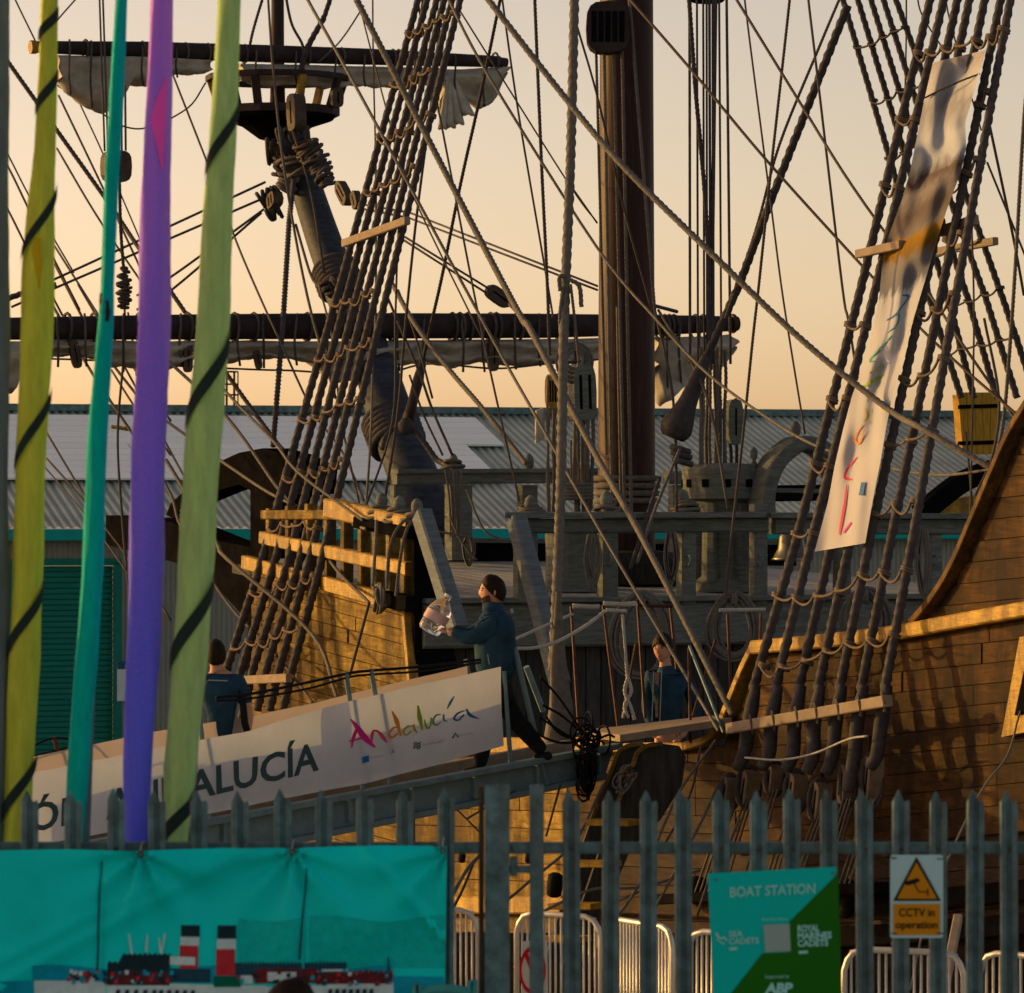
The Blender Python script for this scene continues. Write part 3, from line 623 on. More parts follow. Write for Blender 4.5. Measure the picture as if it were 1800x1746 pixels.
# belfry arch and bell
BA = BULK(0.6)
arc = [(1322, 905), (1320, 870), (1326, 835), (1342, 802), (1366, 780), (1397, 771), (1428, 778), (1450, 800), (1462, 835), (1466, 905)]
mk('belfry_arch', *sweep(smooth_pts([BA.at(x + (6 if x < 1397 else -6), y + 9) for x, y in arc], 4), 0.15, 0.34, BA.front()), M['grey'], gal)
knob(BA, 1399, 757, 9, 34); knob(BA, 1325, 800, 7, 30)
be = mk('ship_bell', *lathe([(0.03, 0.34), (0.10, 0.32), (0.13, 0.25), (0.145, 0.12), (0.19, 0.03), (0.215, 0.0), (0.19, 0.0)], BULK(0.2).at(1391, 985), (0, 0, 1), 18), mat('bell_metal', (0.20, 0.19, 0.17), 0.4, 0.2, 6, metal=0.7), gal, True)
mk('bell_hanger', *beam(BULK(0.2).at(1391, 935), BULK(0.2).at(1391, 925), 0.08, 0.1), M['iron'], be)
mk('belfry_beam', *sweep([BA.at(1330, 868), BA.at(1462, 866)], 0.17, 0.22, BA.front()), M['dark'], gal)
mk('pin_rack', *sweep([BA.at(1345, 862, 0.12), BA.at(1450, 864, 0.12)], 0.05, 0.12, BA.front()), M['grey'], gal)
# black curved davit behind the main shrouds
BD = BULK(3.5)
mk('curved_davit', *sweep(smooth_pts([BD.at(x, y) for x, y in ((1610, 905), (1640, 880), (1680, 850), (1720, 832), (1752, 822))], 4), 0.22, 0.2, BD.front()), M['dark'], gal)
mk('davit_foot', *ppoly(BD, [(1640, 885), (1720, 870), (1728, 905), (1640, 905)], 0.2, 0.05), M['trim'], gal)
# yellow planked locker on the starboard side
BX = BULK(2.2); M['lockery'] = mat('yellow_painted_planks', (0.42, 0.24, 0.03), 0.6, 0.3, 6.0, stretch=(6, 6, 1))
lk = mk('planked_locker', *ppoly(BX, [(1686, 694), (1755, 694), (1750, 798), (1694, 798)], 0.15), M['lockery'], gal)
for i in range(5):
    a_ = i / 5; b2 = (i + .94) / 5
    mk('plank', *ppoly(BX, [(1684 + 73 * a_, 690), (1684 + 73 * b2, 690), (1693 + 59 * b2, 799), (1693 + 59 * a_, 799)], 0.03, 0.035), M['lockery'], lk)
for y in (712, 776): mk('iron_strap', *ppoly(BX, [(1686, y), (1754, y - 2), (1754, y + 5), (1686, y + 7)], 0.03, 0.05), M['dark'], lk)
# hanging bundles of rope falls by the foremast
def bundle(name, plane, x0, x1, y0, y1, n, wpx, m='hemp', off=0.0, bulge=0.0):
    for i in range(n):
        x = x0 + (x1 - x0) * (i + 0.5) / n + random.uniform(-2, 2); o = off + random.uniform(-0.08, 0.08)
        pts = []
        for j in range(5):
            k = j / 4; pts.append(plane.at(x + random.uniform(-1.5, 1.5) + bulge * math.sin(k * math.pi) * (i / n - .5), y0 + random.uniform(-5, 5) * (j == 0) + (y1 - y0) * k, o))
        r = wpx / 2 * pts[0].y / F
        mk(name, *rope_vf(smooth_pts(pts, 5), r, n=7), M[m], gal, True)
FT = Plane(S(1.2, 2.5, 0), -A)
bundle('rope_fall', FT, 958, 984, 665, 900, 5, 5, 'rat', 0.3)
bundle('rope_fall', FT, 1008, 1044, 640, 900, 5, 8, 'hemp', 0.1, 8)
bundle('rope_fall', FT, 1000, 1030, 770, 880, 6, 4, 'rat', 0.2)
bundle('rope_fall', FT, 1228, 1276, 610, 832, 8, 7, 'hemp', 0.3)
bundle('rope_fall', FT, 1262, 1300, 700, 832, 4, 7, 'tar', 0.1)
block('tackle_block', FT, 971, 688, 24, 62, 0, 0.25, 4, 'trim'); block('tackle_block', FT, 1018, 690, 44, 100, 2, 0.0, 2, 'grey', 0.3)
mk('canvas_patch', *ppoly(FT, [(943, 722), (957, 716), (957, 772), (942, 780)], 0.03, 0.3), M['sail'], gal)
for i in range(4):
    mk('rope_wrap', *torus(FT.at(1010, 632 + i * 2, 0.1), FT.front(), 0.10 + 0.035 * i, 0.02, 18, 6), M['hemp'], gal, True)
for x, y0, y1 in ((1000, 852, 880), (1290, 846, 860)):
    mb = MB(); y = y0
    while y < y1: mb.add(torus(FT.at(x + 12, y, 0.1), (0, 0, 1), 0.17, 0.022, 16, 5)); y += 6
    mb.mk('rope_wrap', M['hemp'], gal, True)
# ------------------------------------------------------------------ standing rigging
def wpx_r(w, D): return w / 2 * D / F
def laid(name, pts, w0, w1, m='tar'):
    return mk(name, *rope_vf(pts, wpx_r(w0, pts[0].y), wpx_r(w1, pts[-1].y)), M[m], gal, True)
def knot(p, axis, r, m, parent):                          # clove hitch: two turns
    mb = MB(); ax = Vector(axis).normalized(); tl = (ax + Vector((0.25, 0, 0.12))).normalized()
    mb.add(torus(p - ax * r * .22, tl, r * 1.02, r * 0.27, 12, 5)); mb.add(torus(p + ax * r * .22, tl, r * 1.02, r * 0.27, 12, 5))
    return mb
def ratrow(plane, pts, wsh, sag, axis, m='rat', off=0.0, wl=6.0):
    q = [plane.at(x + random.uniform(-2, 2), y + random.uniform(-4, 4), off) for x, y in pts]; D = q[0].y; r = wpx_r(wsh, D); mb = MB(); fr = plane.front()
    for p in q: mb.add((lambda k: (k.v, k.f))(knot(p, axis, r, m, None)))
    for a_, b_ in zip(q, q[1:]):
        s_ = sag * D / F * random.uniform(0.25, 1.5)
        line = []
        for k in range(9):
            t = k / 8; line.append(a_.lerp(b_, t) + Vector((0, 0, -s_ * 4 * t * (1 - t))) + fr * r * (1.0 - 0.3 * math.sin(math.pi * t)))
        mb.add(tube(line, wpx_r(wl, D), 6))
    mb.mk('ratline', M[m], gal, True)
def shroud_plane(base, apex): return Plane(base, A.cross(apex - base))
# main shrouds, port side (right of the picture)
MMH = Vector((5.87, 36.7, 17.1)); mb0 = PORT(-0.45).at(1430, 1240); MS = shroud_plane(mb0, MMH)
XB = (1323, 1362, 1403, 1437, 1475, 1513, 1555); XM = (1400, 1427, 1463, 1495, 1529, 1566, 1604); XU = (1515, 1541, 1575, 1600, 1627, 1658, 1684); XT = (1635, 1659, 1683, 1704, 1731, 1759, 1776)
XE = ((1296, 1352), (1340, 1348), (1382, 1352), (1418, 1358), (1452, 1360), (1490, 1392), (1530, 1348))
for i in range(7):
    top = (XT[i] + (XT[i] - XU[i]) * 0.10, -50)
    pts = [MS.at(XB[i], 1215), MS.at(XM[i], 950), MS.at(XU[i], 500), MS.at(XT[i], 0), MS.at(*top)]
    laid('shroud', pts, 20, 17)
    low = [MS.at(XB[i] + 6, 1205), MS.at(XB[i] - 6, 1270), MS.at(XE[i][0] + 12, 1325), MS.at(*XE[i])]
    mk('served_shroud_end', *tube(smooth_pts(low, 5), [wpx_r(w_, low[0].y) for w_ in (17, 20, 23, 25, 25, 25, 25, 25, 25, 25, 24, 24, 23, 23, 22, 22)], 10), M['tar'], gal, True)
MAX = (MS.at(XU[3], 500) - MS.at(XB[3], 1240)).normalized()
for row in ([(1366, 1050), (1400, 1051), (1440, 1053), (1478, 1040), (1517, 1016), (1556, 1007), (1594, 1003)],
            [(1343, 1168), (1378, 1176), (1420, 1160), (1455, 1148), (1495, 1132), (1533, 1128), (1573, 1116)],
            [(1402, 938), (1429, 938)], [(1538, 907), (1575, 890), (1611, 881)], [(1433, 818), (1460, 822)], [(1563, 787), (1602, 778), (1638, 761)],
            [(1463, 700), (1489, 700)], [(1588, 669), (1624, 660), (1658, 635)], [(1495, 574), (1522, 577)], [(1617, 546), (1648, 543), (1679, 520)],
            [(1556, 330), (1580, 332)], [(1585, 213), (1608, 215)], [(1614, 93), (1637, 98), (1664, 84), (1688, 82), (1715, 74), (1744, 64), (1764, 55)],
            [(1722, 182), (1742, 165)], [(1697, 302), (1722, 284)], [(1667, 420), (1694, 410)]):
    ratrow(MS, row, 19.5, 14, MAX, wl=5.2)
def stretcher(pix, wpx, off, m='rat', h=None):            # squared bar lashed across the shrouds
    a_, b_ = MS.at(*pix[0], off), MS.at(*pix[1], off); w = wpx * a_.y / F
    return mk('shroud_stretcher', *beam(a_, b_, w * .8, w), M[m], gal)
M['bar'] = mat('pale_weathered_bar', (0.25, 0.20, 0.15), 0.8, 0.2, 6.0)
st = stretcher([(1282, 1281), (1562, 1232)], 19, 0.14, 'bar')
for i in range(7):
    x = XB[i] - 2; y = 1281 - (x - 1282) * 0.175; mk('lashing', *torus(MS.at(x, y, 0.14), (1, 0, 0.17), 0.075, 0.014, 10, 5), M['line'], st)
stretcher([(1508, 447), (1585, 430)], 15, 0.10, 'bar'); stretcher([(1650, 408), (1715, 386)], 17, -0.08, 'bar')
# blocks at the shroud ends with their lanyards
M['deadeye'] = mat('weathered_deadeye', (0.20, 0.155, 0.11), 0.75, 0.3, 10.0)
DP = PORT(-0.38)
for i, (x, y, w, h, a_) in enumerate(((1315, 1384, 36, 66, -16), (1361, 1368, 28, 54, -12), (1398, 1392, 34, 68, -14), (1441, 1408, 36, 70, -12), (1490, 1378, 24, 70, -8), (1532, 1372, 34, 86, -10), (1283, 1392, 26, 56, -14))):
    b_ = block('deadeye', DP, x, y, w, h, a_, 0.05, 2, 'deadeye', 0.13)
    c = DP.at(x, y, 0.05); k = c.y / F
    mk('strop', *tube([c + Vector((w * .55 * k * math.cos(t), -0.0, h * .56 * k * math.sin(t))) + Vector((0, -0.03, 0)) for t in [j * 2 * math.pi / 20 for j in range(21)]], 4.5 * k, 7), M['tar'], b_, True)
    for q in range(3):
        x0 = x - 6 + q * 6; p0 = DP.at(x0, y + h * 0.35, 0.1); p1 = DP.at(x - 62 + q * 9, 1572, 0.08)
        mk('lanyard', *rope_vf([p0, p1], wpx_r(5, p0.y), n=7), M['hemp'], gal, True)
mk('chain_wale', *beam(DP.at(1190, 1580, -0.1), DP.at(1560, 1560, -0.1), 0.5, 0.09), M['dark'], gal)
mk('slack_line', *tube(smooth_pts([MS.at(x, y, 0.15) for x, y in ((1310, 1332), (1370, 1336), (1430, 1325), (1490, 1300), (1525, 1294))], 5), wpx_r(4, 36), 6), M['white_rope'], gal, True)

# foremast shrouds, port side (left of the picture)
FH = Vector((1.23, 46.6, 16.7)); fb0 = PORT(-0.35).at(500, 1172); FS = shroud_plane(fb0, FH)
L = [[(735, 0), (598, 500), (456, 1000), (400, 1172), (378, 1240)], [(751, 0), (615, 500), (480, 1000), (426, 1172), (402, 1265)], [(768, 0), (632, 500), (503, 1000), (446, 1172), (424, 1265)],
     [(781, 0), (649, 500), (523, 1000), (469, 1172), (452, 1250)], [(795, 0), (666, 500), (540, 1000), (492, 1172), (474, 1250)], [(809, 0), (684, 500), (562, 1000), (515, 1172), (497, 1250)]]
for r in L:
    pts = [FS.at(*r[-1])] + [FS.at(*q) for q in reversed(r[:-1])] + [FS.at(r[0][0] + 13, -48)]
    laid('shroud', pts, 17.5, 13.5)
FAX = (FS.at(632, 500) - FS.at(503, 1000)).normalized()
for row in ([(478, 934), (500, 925), (521, 928), (540, 922), (561, 926)], [(447, 1040), (471, 1037), (494, 1032), (516, 1028), (536, 1022), (556, 1015)], [(415, 1140), (440, 1129), (461, 1128), (484, 1124), (506, 1112), (528, 1107)],
            [(503, 841), (530, 834), (552, 829), (572, 824), (590, 820), (605, 812)], [(531, 740), (556, 732), (576, 726), (598, 716), (615, 712), (634, 706)], [(560, 638), (578, 632), (598, 626), (616, 617), (640, 610), (655, 604)],
            [(588, 540), (606, 535), (622, 529), (641, 520), (660, 512)], [(645, 340), (660, 338), (676, 332), (694, 321), (712, 309), (730, 295)], [(671, 242), (687, 240), (704, 237), (718, 227), (737, 216), (756, 203)],
            [(694, 152), (712, 148), (729, 142), (743, 134), (760, 129)], [(720, 58), (736, 56), (752, 48), (768, 40), (783, 33), (800, 26)]):
    ratrow(FS, row, 17, 9, FAX, wl=4.6)
def fbar(a_, b_, w): p, q = FS.at(*a_, 0.12), FS.at(*b_, 0.12); return mk('shroud_stretcher', *beam(p, q, w * .8 * p.y / F, w * p.y / F), M['bar'], gal)
fbar((605, 428), (716, 388), 14); fbar((424, 1196), (508, 1192), 15)
# foremast shrouds, starboard side
sb0 = PORT(7.2).at(1715, 690); SS = shroud_plane(sb0, FH)
Q = [[(1482, 0), (1563, 275), (1640, 545), (1690, 700)], [(1508, 0), (1590, 270), (1672, 545), (1712, 700)], [(1531, 0), (1611, 255), (1703, 530), (1752, 700)], [(1553, 0), (1632, 245), (1733, 525), (1788, 700)], [(1575, 0), (1655, 220), (1768, 540), (1822, 700)]]
for r in Q: laid('shroud', [SS.at(*q) for q in reversed(r)] + [SS.at(r[0][0] - 14, -48)], 14, 12)
SAX = (SS.at(1508, 0) - SS.at(1590, 270)).normalized()
def xs(r, y): return interp([(b, a) for a, b in r], y)
for y in (85, 180, 275, 365, 455, 545, 625): ratrow(SS, [(xs(r, y - i * 9), y - i * 9) for i, r in enumerate(Q)], 13, 5, SAX, 'tar', wl=4)
mk('shroud_stretcher', *beam(SS.at(1630, 446), SS.at(1750, 424), 0.07, 0.085), M['bar'], gal)

# ------------------------------------------------------------------ running rigging: pixel points, width, distance at both ends
def line(name, pix, w, Da, Db, m='line', twist=None, parent=None):
    n = len(pix); pts = [P(x, y, Da + (Db - Da) * i / max(n - 1, 1)) for i, (x, y) in enumerate(pix)]
    sm = smooth_pts(pts, 6) if n > 2 else pts
    Dm = (Da + Db) / 2
    if twist or (twist is None and w >= 6): v, f = rope_vf(sm, wpx_r(w, Da), wpx_r(w, Db), n=7 if w < 9 else 9, lay=3.0)
    else: v, f = tube(sm, wpx_r(w, Dm), 6)
    return mk(name, v, f, M[m], parent or gal, True)
RIG = [
 ('stay', [(830, -40), (859, 0), (1000, 180), (1100, 297), (1245, 440), (1410, 598), (1560, 718), (1629, 758), (1800, 855), (1850, 882)], 13, 38, 33, 'hemp'),
 ('brace', [(1076, -36), (1108, 0), (1216, 124), (1344, 278), (1515, 467), (1639, 598), (1798, 738)], 6, 42, 36, 'line'),
 ('brace', [(1272, -36), (1295, 0), (1412, 190), (1500, 330), (1635, 519), (1687, 598), (1790, 745)], 6, 42, 36, 'line'),
 ('brace', [(1497, -50), (1475, 0), (1435, 95), (1370, 255), (1330, 400), (1275, 560)], 6, 44, 44, 'line'),
 ('stay', [(645, -40), (627, 0), (802, 340), (912, 550), (936, 586), (1050, 804), (1136, 958), (1288, 1257)][1:], 13, 46, 36, 'hemp'),
 ('sheet', [(522, -40), (541, 0), (593, 93), (685, 262), (868, 600), (942, 732), (1050, 924), (1194, 1168), (1263, 1285)], 6.5, 48, 36.5, 'hemp'),
 ('clew_line', [(768, -40), (789, 0), (861, 137), (1050, 436), (1155, 563), (1245, 658), (1350, 735), (1435, 784), (1543, 818), (1644, 835), (1730, 827), (1820, 808)], 6, 45, 34, 'hemp'),
 ('bowline', [(809, 20), (995, 316), (1050, 392)], 3, 46, 46, 'line'), ('bowline', [(880, -30), (883, 0), (912, 203), (964, 508), (972, 560)], 4, 46, 45, 'line'),
 ('bowline', [(622, -30), (632, 10), (679, 192), (720, 330), (850, 600)], 3, 50, 46, 'line'), ('bowline', [(655, -30), (656, 100), (660, 260)], 3, 53, 53, 'line'),
 ('bowline', [(732, -20), (740, 34), (778, 230), (802, 354), (850, 598), (913, 881)], 4, 47, 45, 'line'),
 ('brace', [(720, 374), (1050, 503)], 4, 52, 47, 'tar'), ('brace', [(718, 383), (1050, 510)], 4, 52, 47, 'tar'), ('brace', [(640, 360), (720, 374)], 4, 53, 52, 'tar'), ('brace', [(640, 368), (718, 383)], 4, 53, 52, 'tar'),
 ('brace', [(704, 412), (860, 508)], 4, 52, 51.6, 'tar'), ('brace', [(706, 420), (856, 516)], 4, 52, 51.6, 'tar'), ('brace', [(895, 535), (935, 580)], 5, 51.6, 50, 'tar'),
 ('lift', [(20, 522), (96, 491), (467, 320)], 4.5, 54, 54, 'tar'), ('lift', [(20, 540), (96, 507), (460, 350)], 4.5, 54, 54, 'tar'), ('lift', [(240, 520), (299, 488), (464, 368)], 4.5, 54, 54, 'tar'), ('lift', [(240, 545), (299, 512), (460, 374)], 4.5, 54, 54, 'tar'),
 ('lift', [(0, 530), (40, 516), (100, 500)], 12, 54, 54, 'tar'),
 ('backstay', [(-40, 30), (17, 113), (186, 350), (244, 436), (302, 515), (399, 658), (481, 771), (498, 792)], 9, 56, 51, 'tar'),
 ('bowline', [(10, -40), (27, 0), (62, 72)], 3, 58, 58, 'line'), ('bowline', [(-10, 230), (17, 278), (58, 357), (130, 480)], 3, 57, 57, 'line'), ('bowline', [(-10, 255), (17, 299), (57, 381), (140, 545)], 4, 57, 55, 'line'),
 ('bowline', [(-10, 330), (17, 375), (53, 447), (110, 555)], 4, 57, 55, 'line'), ('bowline', [(103, 103), (180, 268), (250, 430)], 3, 57, 56, 'line'), ('bowline', [(103, 168), (182, 333), (260, 500)], 4, 57, 55, 'line'),
 ('bowline', [(100, 261), (180, 395), (300, 570)], 4, 57, 55, 'line'), ('bowline', [(302, 127), (368, 296), (412, 416), (447, 500), (495, 606), (550, 723), (600, 792), (640, 880)], 4, 56, 47, 'line'),
 ('bowline', [(96, 433), (168, 546), (230, 640), (300, 740)], 4, 56, 52, 'line'), ('bowline', [(96, 464), (168, 598), (260, 720)], 5, 56, 53, 'line'), ('bowline', [(93, 538), (165, 661), (290, 850), (320, 930), (400, 1060), (486, 1152), (549, 1235)], 6, 54, 44, 'line'),
 ('bowline', [(137, 500), (200, 610), (292, 780), (330, 850)], 4, 54, 50, 'line'), ('bowline', [(82, 761), (131, 843), (180, 920)], 4, 55, 53, 'line'), ('bowline', [(82, 806), (148, 881), (240, 1000), (300, 1090)], 4, 54, 50, 'line'),
 ('bowline', [(60, 800), (150, 905), (230, 1015)], 3, 54, 50, 'line'), ('bowline', [(196, 651), (240, 720), (300, 800)], 4, 54, 52, 'line'),
 ('guy', [(291, 630), (400, 735), (486, 855), (523, 900), (589, 998), (649, 1060)], 7, 50, 43.5, 'hemp'), ('guy', [(292, 740), (400, 818), (495, 878), (600, 915), (643, 930)], 6, 50, 43.6, 'hemp'),
 ('guy', [(340, 620), (400, 692), (480, 775), (526, 832), (638, 915)], 6, 50, 43.8, 'hemp'), ('guy', [(292, 809), (378, 950), (400, 983), (549, 1115), (592, 1226)], 8, 49, 43, 'hemp'),
 ('guy', [(649, 1060), (615, 1187)], 6, 43, 42.5, 'tar'), ('halyard', [(174, -40), (175, 0), (184, 265)], 4, 56, 53, 'line'), ('halyard', [(180, -40), (181, 0), (190, 265)], 4, 56, 53, 'line'),
 ('halyard', [(213, 185), (214, 265)], 4, 53, 53, 'line'), ('halyard', [(220, 150), (221, 265)], 4, 53, 53, 'line'), ('halyard', [(210, 320), (212, 400), (217, 470)], 7, 53, 53, 'tar'), ('halyard', [(219, 545), (220, 600), (207, 760), (214, 900), (228, 1062)], 5, 53, 50, 'tar'),
 ('halyard', [(225, 550), (236, 620), (240, 660)], 4, 53, 52, 'line'), ('pendant', [(881, -10), (846, 160), (809, 326), (776, 490), (751, 598), (744, 632)], 7, 47, 50, 'tar'),
 ('halyard', [(939, -40), (940, 0), (952, 292), (962, 500), (966, 625)], 7, 44.2, 44.2, 'tar'),
 ('fall', [(1309, -40), (1309, 0), (1344, 275), (1357, 375), (1373, 500), (1388, 598), (1415, 763)], 4, 44, 43, 'line'), ('fall', [(1390, -40), (1388, 0), (1354, 309), (1334, 500), (1323, 598), (1306, 766), (1280, 998), (1275, 1062)], 6, 43, 42.6, 'line'),
 ('fall', [(1419, -40), (1421, 0), (1437, 135), (1480, 500), (1491, 563), (1510, 680)], 5, 43, 41, 'line'), ('fall', [(1593, -40), (1593, 60), (1591, 160)], 3, 47, 47, 'line'), ('fall', [(1612, -40), (1618, 20), (1660, 90)], 3, 47, 47, 'line'),
 ('fall', [(1660, -40), (1666, 20), (1690, 110), (1725, 230)], 3, 47, 47, 'line'), ('fall', [(1812, 100), (1800, 206), (1786, 447), (1776, 598), (1764, 738), (1748, 815)], 8, 40, 40, 'hemp'), ('fall', [(1738, 213), (1780, 412), (1800, 520)], 5, 44, 44, 'line'),
 ('fall', [(1735, 285), (1790, 420), (1830, 520)], 4, 45, 45, 'line'), ('fall', [(1708, 390), (1712, 560), (1708, 790), (1705, 940)], 4, 43, 42, 'line'), ('fall', [(1730, 560), (1756, 700), (1745, 800), (1715, 870)], 5, 43, 42, 'line'), ('fall', [(1698, 760), (1706, 850), (1712, 930)], 4, 43, 42, 'line'),
 ('downhaul', [(1800, 1238), (1790, 1262), (1770, 1330), (1720, 1400), (1640, 1575), (1600, 1740)], 4, 33, 30, 'hemp'), ('downhaul', [(1505, 1395), (1480, 1480), (1440, 1600)], 6, 35, 34.5, 'hemp'),
 ('downhaul', [(1540, 1040), (1505, 1215), (1487, 1390), (1475, 1460)], 4, 35, 35, 'black'),
 ('ladder_line', [(1258, 1302), (1190, 1400), (1120, 1560), (1060, 1640)], 5, 36, 34, 'hemp'), ('ladder_line', [(1232, 1312), (1212, 1400), (1160, 1500)], 4, 36, 35, 'tar'),
 ('fall', [(1108, 1000), (1140, 900), (1160, 840)], 8, 43, 44.5, 'tar'), ('fall', [(1195, 790), (1150, 900), (1120, 990)], 7, 43.8, 43, 'hemp'), ('fall', [(1150, 540), (1183, 700), (1190, 900)], 5, 45, 44, 'line'), ('fall', [(1157, 545), (1240, 690), (1280, 895)], 5, 45, 43, 'line'),
 ('fall', [(790, 905), (810, 950), (838, 985)], 4, 47, 47, 'hemp'), ('fall', [(820, 860), (850, 930), (885, 950)], 4, 48, 48, 'hemp'), ('fall', [(716, 905), (755, 930), (830, 945)], 4, 45, 47, 'hemp'), ('fall', [(640, 900), (690, 740), (695, 560), (702, 380), (722, 180), (745, -20)], 4, 46, 50, 'line'),
 ('fall', [(642, 910), (652, 760), (655, 640), (660, 560), (661, 400), (660, 250)], 5, 46, 52, 'hemp'), ('fall', [(675, 890), (700, 720), (710, 600), (730, 400), (758, 180), (780, -20)], 5, 46, 49, 'line'), ('fall', [(636, 905), (600, 740), (585, 600), (560, 500)], 4, 45, 50, 'line'), ('fall', [(560, 505), (545, 480), (520, 395)], 5, 51, 53, 'line'),
 ('fall', [(760, 700), (730, 590), (700, 510)], 4, 49, 50, 'tar'), ('fall', [(795, 800), (760, 720), (735, 650), (680, 520)], 5, 49, 50, 'tar'), ('fall', [(778, 800), (745, 730), (720, 660)], 4, 49, 50, 'tar'), ('pendant', [(690, 500), (730, 570), (790, 650), (850, 720), (925, 815)], 10, 50, 47, 'hemp'),
 ('footrope', [(60, 630), (170, 634), (320, 644), (453, 650), (520, 652), (660, 660), (750, 640), (870, 648), (960, 640), (1052, 632)], 3.5, 53, 53.5, 'tar'), ('footrope', [(100, 150), (180, 200), (216, 222), (262, 224), (330, 190), (362, 145)], 3, 56, 56, 'tar'),
 ('jackstay', [(60, 74), (260, 76), (480, 84), (880, 100)], 2.5, 56, 56.5, 'tar'), ('guy', [(228, 755), (195, 750)], 8, 52, 52, 'trim'),
 ('lift', [(150, -20), (103, 33), (70, 75)], 3, 57, 57, 'line'), ('lift', [(436, 96), (446, 50), (470, -30)], 6, 55, 55, 'tar'), ('lift', [(570, 30), (535, 100), (520, 200)], 12, 55, 55, 'tar'), ('lift', [(570, 30), (590, -30)], 10, 55, 55, 'tar'), 
 ('lift', [(470, -20), (480, 120), (500, 300), (540, 520), (590, 700)], 5, 54.5, 48, 'line'), ('lift', [(505, 200), (545, 330), (570, 480)], 5, 54, 53, 'line'),  ('lift', [(500, -20), (512, 40), (530, 75), (538, 100)], 5, 55, 55, 'tar'), ('lift', [(640, 10), (600, 70), (560, 110)], 3, 55, 55, 'line'),
 ('bowline', [(1014, 45), (1050, 170), (1100, 380), (1150, 560)], 4, 45.5, 45.5, 'line'), ('bowline', [(1006, 330), (1050, 393)], 3, 46, 46, 'line'),
 ('pendant', [(1152, 538), (1190, 548)], 7, 50, 52, 'tar'),
]
for nm, pix, w, Da, Db, m_ in RIG: line(nm, pix, w, Da, Db, m_)
for x0, x1, y0, y1, w in ((1048, 1066, 95, 800, 6), (1062, 1076, 95, 900, 7), (1078, 1098, 60, 905, 7), (1093, 1110, 60, 905, 7), (1104, 1152, -30, 560, 7), (1085, 1092, 540, 900, 5)):
    line('halyard', [(x0, y0), ((x0 + x1) / 2, (y0 + y1) / 2), (x1, y1)], w, 45.9, 45.6, 'hemp')
for x0, x1, w in ((1212, 1213, 5), (1225, 1227, 4), (1236, 1238, 4), (1242, 1243, 4), (1247, 1249, 5), (1253, 1254, 5), (1264, 1268, 4), (1277, 1284, 5), (1258, 1250, 7)):
    line('halyard', [(x0, -20), ((x0 + x1) / 2, 300), (x1, 640)], w, 45.4, 45.0, 'tar', False)
line('halyard', [(1210, -20), (1222, 150), (1238, 330), (1246, 480), (1248, 640)], 9, 45.2, 45.0, 'tar')
# stay ending in a thick mouse and heart block
sp = [P(x, y, D) for x, y, D in ((1490, 10, 43), (1361, 337, 43.6), (1299, 502, 44), (1240, 632, 44.2))]
mk('stay', *rope_vf(sp, wpx_r(17, 43)), M['tar'], gal, True)
mk('stay_mouse', *tube(smooth_pts([P(x, y, 44.2) for x, y in ((1243, 625), (1226, 665), (1208, 710), (1192, 745), (1182, 770))], 4), [wpx_r(w, 44.2) for w in (17, 19, 22, 25, 27, 28, 30, 32, 35, 40, 46, 52, 56, 58, 56, 50, 40)], 12), M['tar'], gal, True)
for i, (x, y) in enumerate(((1196, 790), (1198, 800), (1200, 812))): mk('seizing', *torus(P(x, y, 44.1), (0.3, 0, 1), 0.09, 0.035, 12, 6), M['tar'], gal, True)
block('heart_block', Plane(P(1290, 745, 45.6), -A), 1290, 742, 30, 80, 0, 0, 1, 'grey')
# pendant splice down to the bowsprit strap
mk('spliced_pendant', *tube([P(x, y, D) for x, y, D in ((744, 628, 50), (736, 665, 50.2), (726, 705, 50.5), (716, 742, 50.8))], [0.03, 0.065, 0.06, 0.075], 9), M['tar'], gal, True)
line('strap', [(712, 742), (740, 770), (765, 805), (780, 815)], 12, 50.6, 50, 'tar'); line('strap', [(705, 745), (680, 765), (672, 790)], 10, 50.6, 50.4, 'tar')
mk('strap_knot', *lathe([(0.02, 0), (.09, .03), (.10, .12), (.05, .2)], P(714, 765, 50.5), (0, 0, 1), 10), M['tar'], gal, True)
# ladder-like toothed stay left of the bowsprit
tl = [P(x, y, D) for x, y, D in ((516, 318, 53.6), (508, 392, 53), (498, 560, 52), (480, 785, 51))]; mb = MB(); mb.add(tube(tl, 0.030, 8))
q = resample(tl, 0.055)
for p in q: mb.add(torus(p, (0.1, 0, 1), 0.029, 0.011, 8, 5))
mb.mk('served_stay', M['tar'], gal, True)
mb = MB()
for i in range(16): mb.add(torus(P(218 + 3 * math.sin(i * 1.7), 472 + i * 4.6, 53), (0.35 * math.sin(i * 2.1), 0.2 * math.cos(i), 1), (0.02 + 0.055 * math.sin(math.pi * (i + 2) / 20)), 0.02, 12, 6))
mb.mk('coiled_hitch', M['tar'], gal, True)
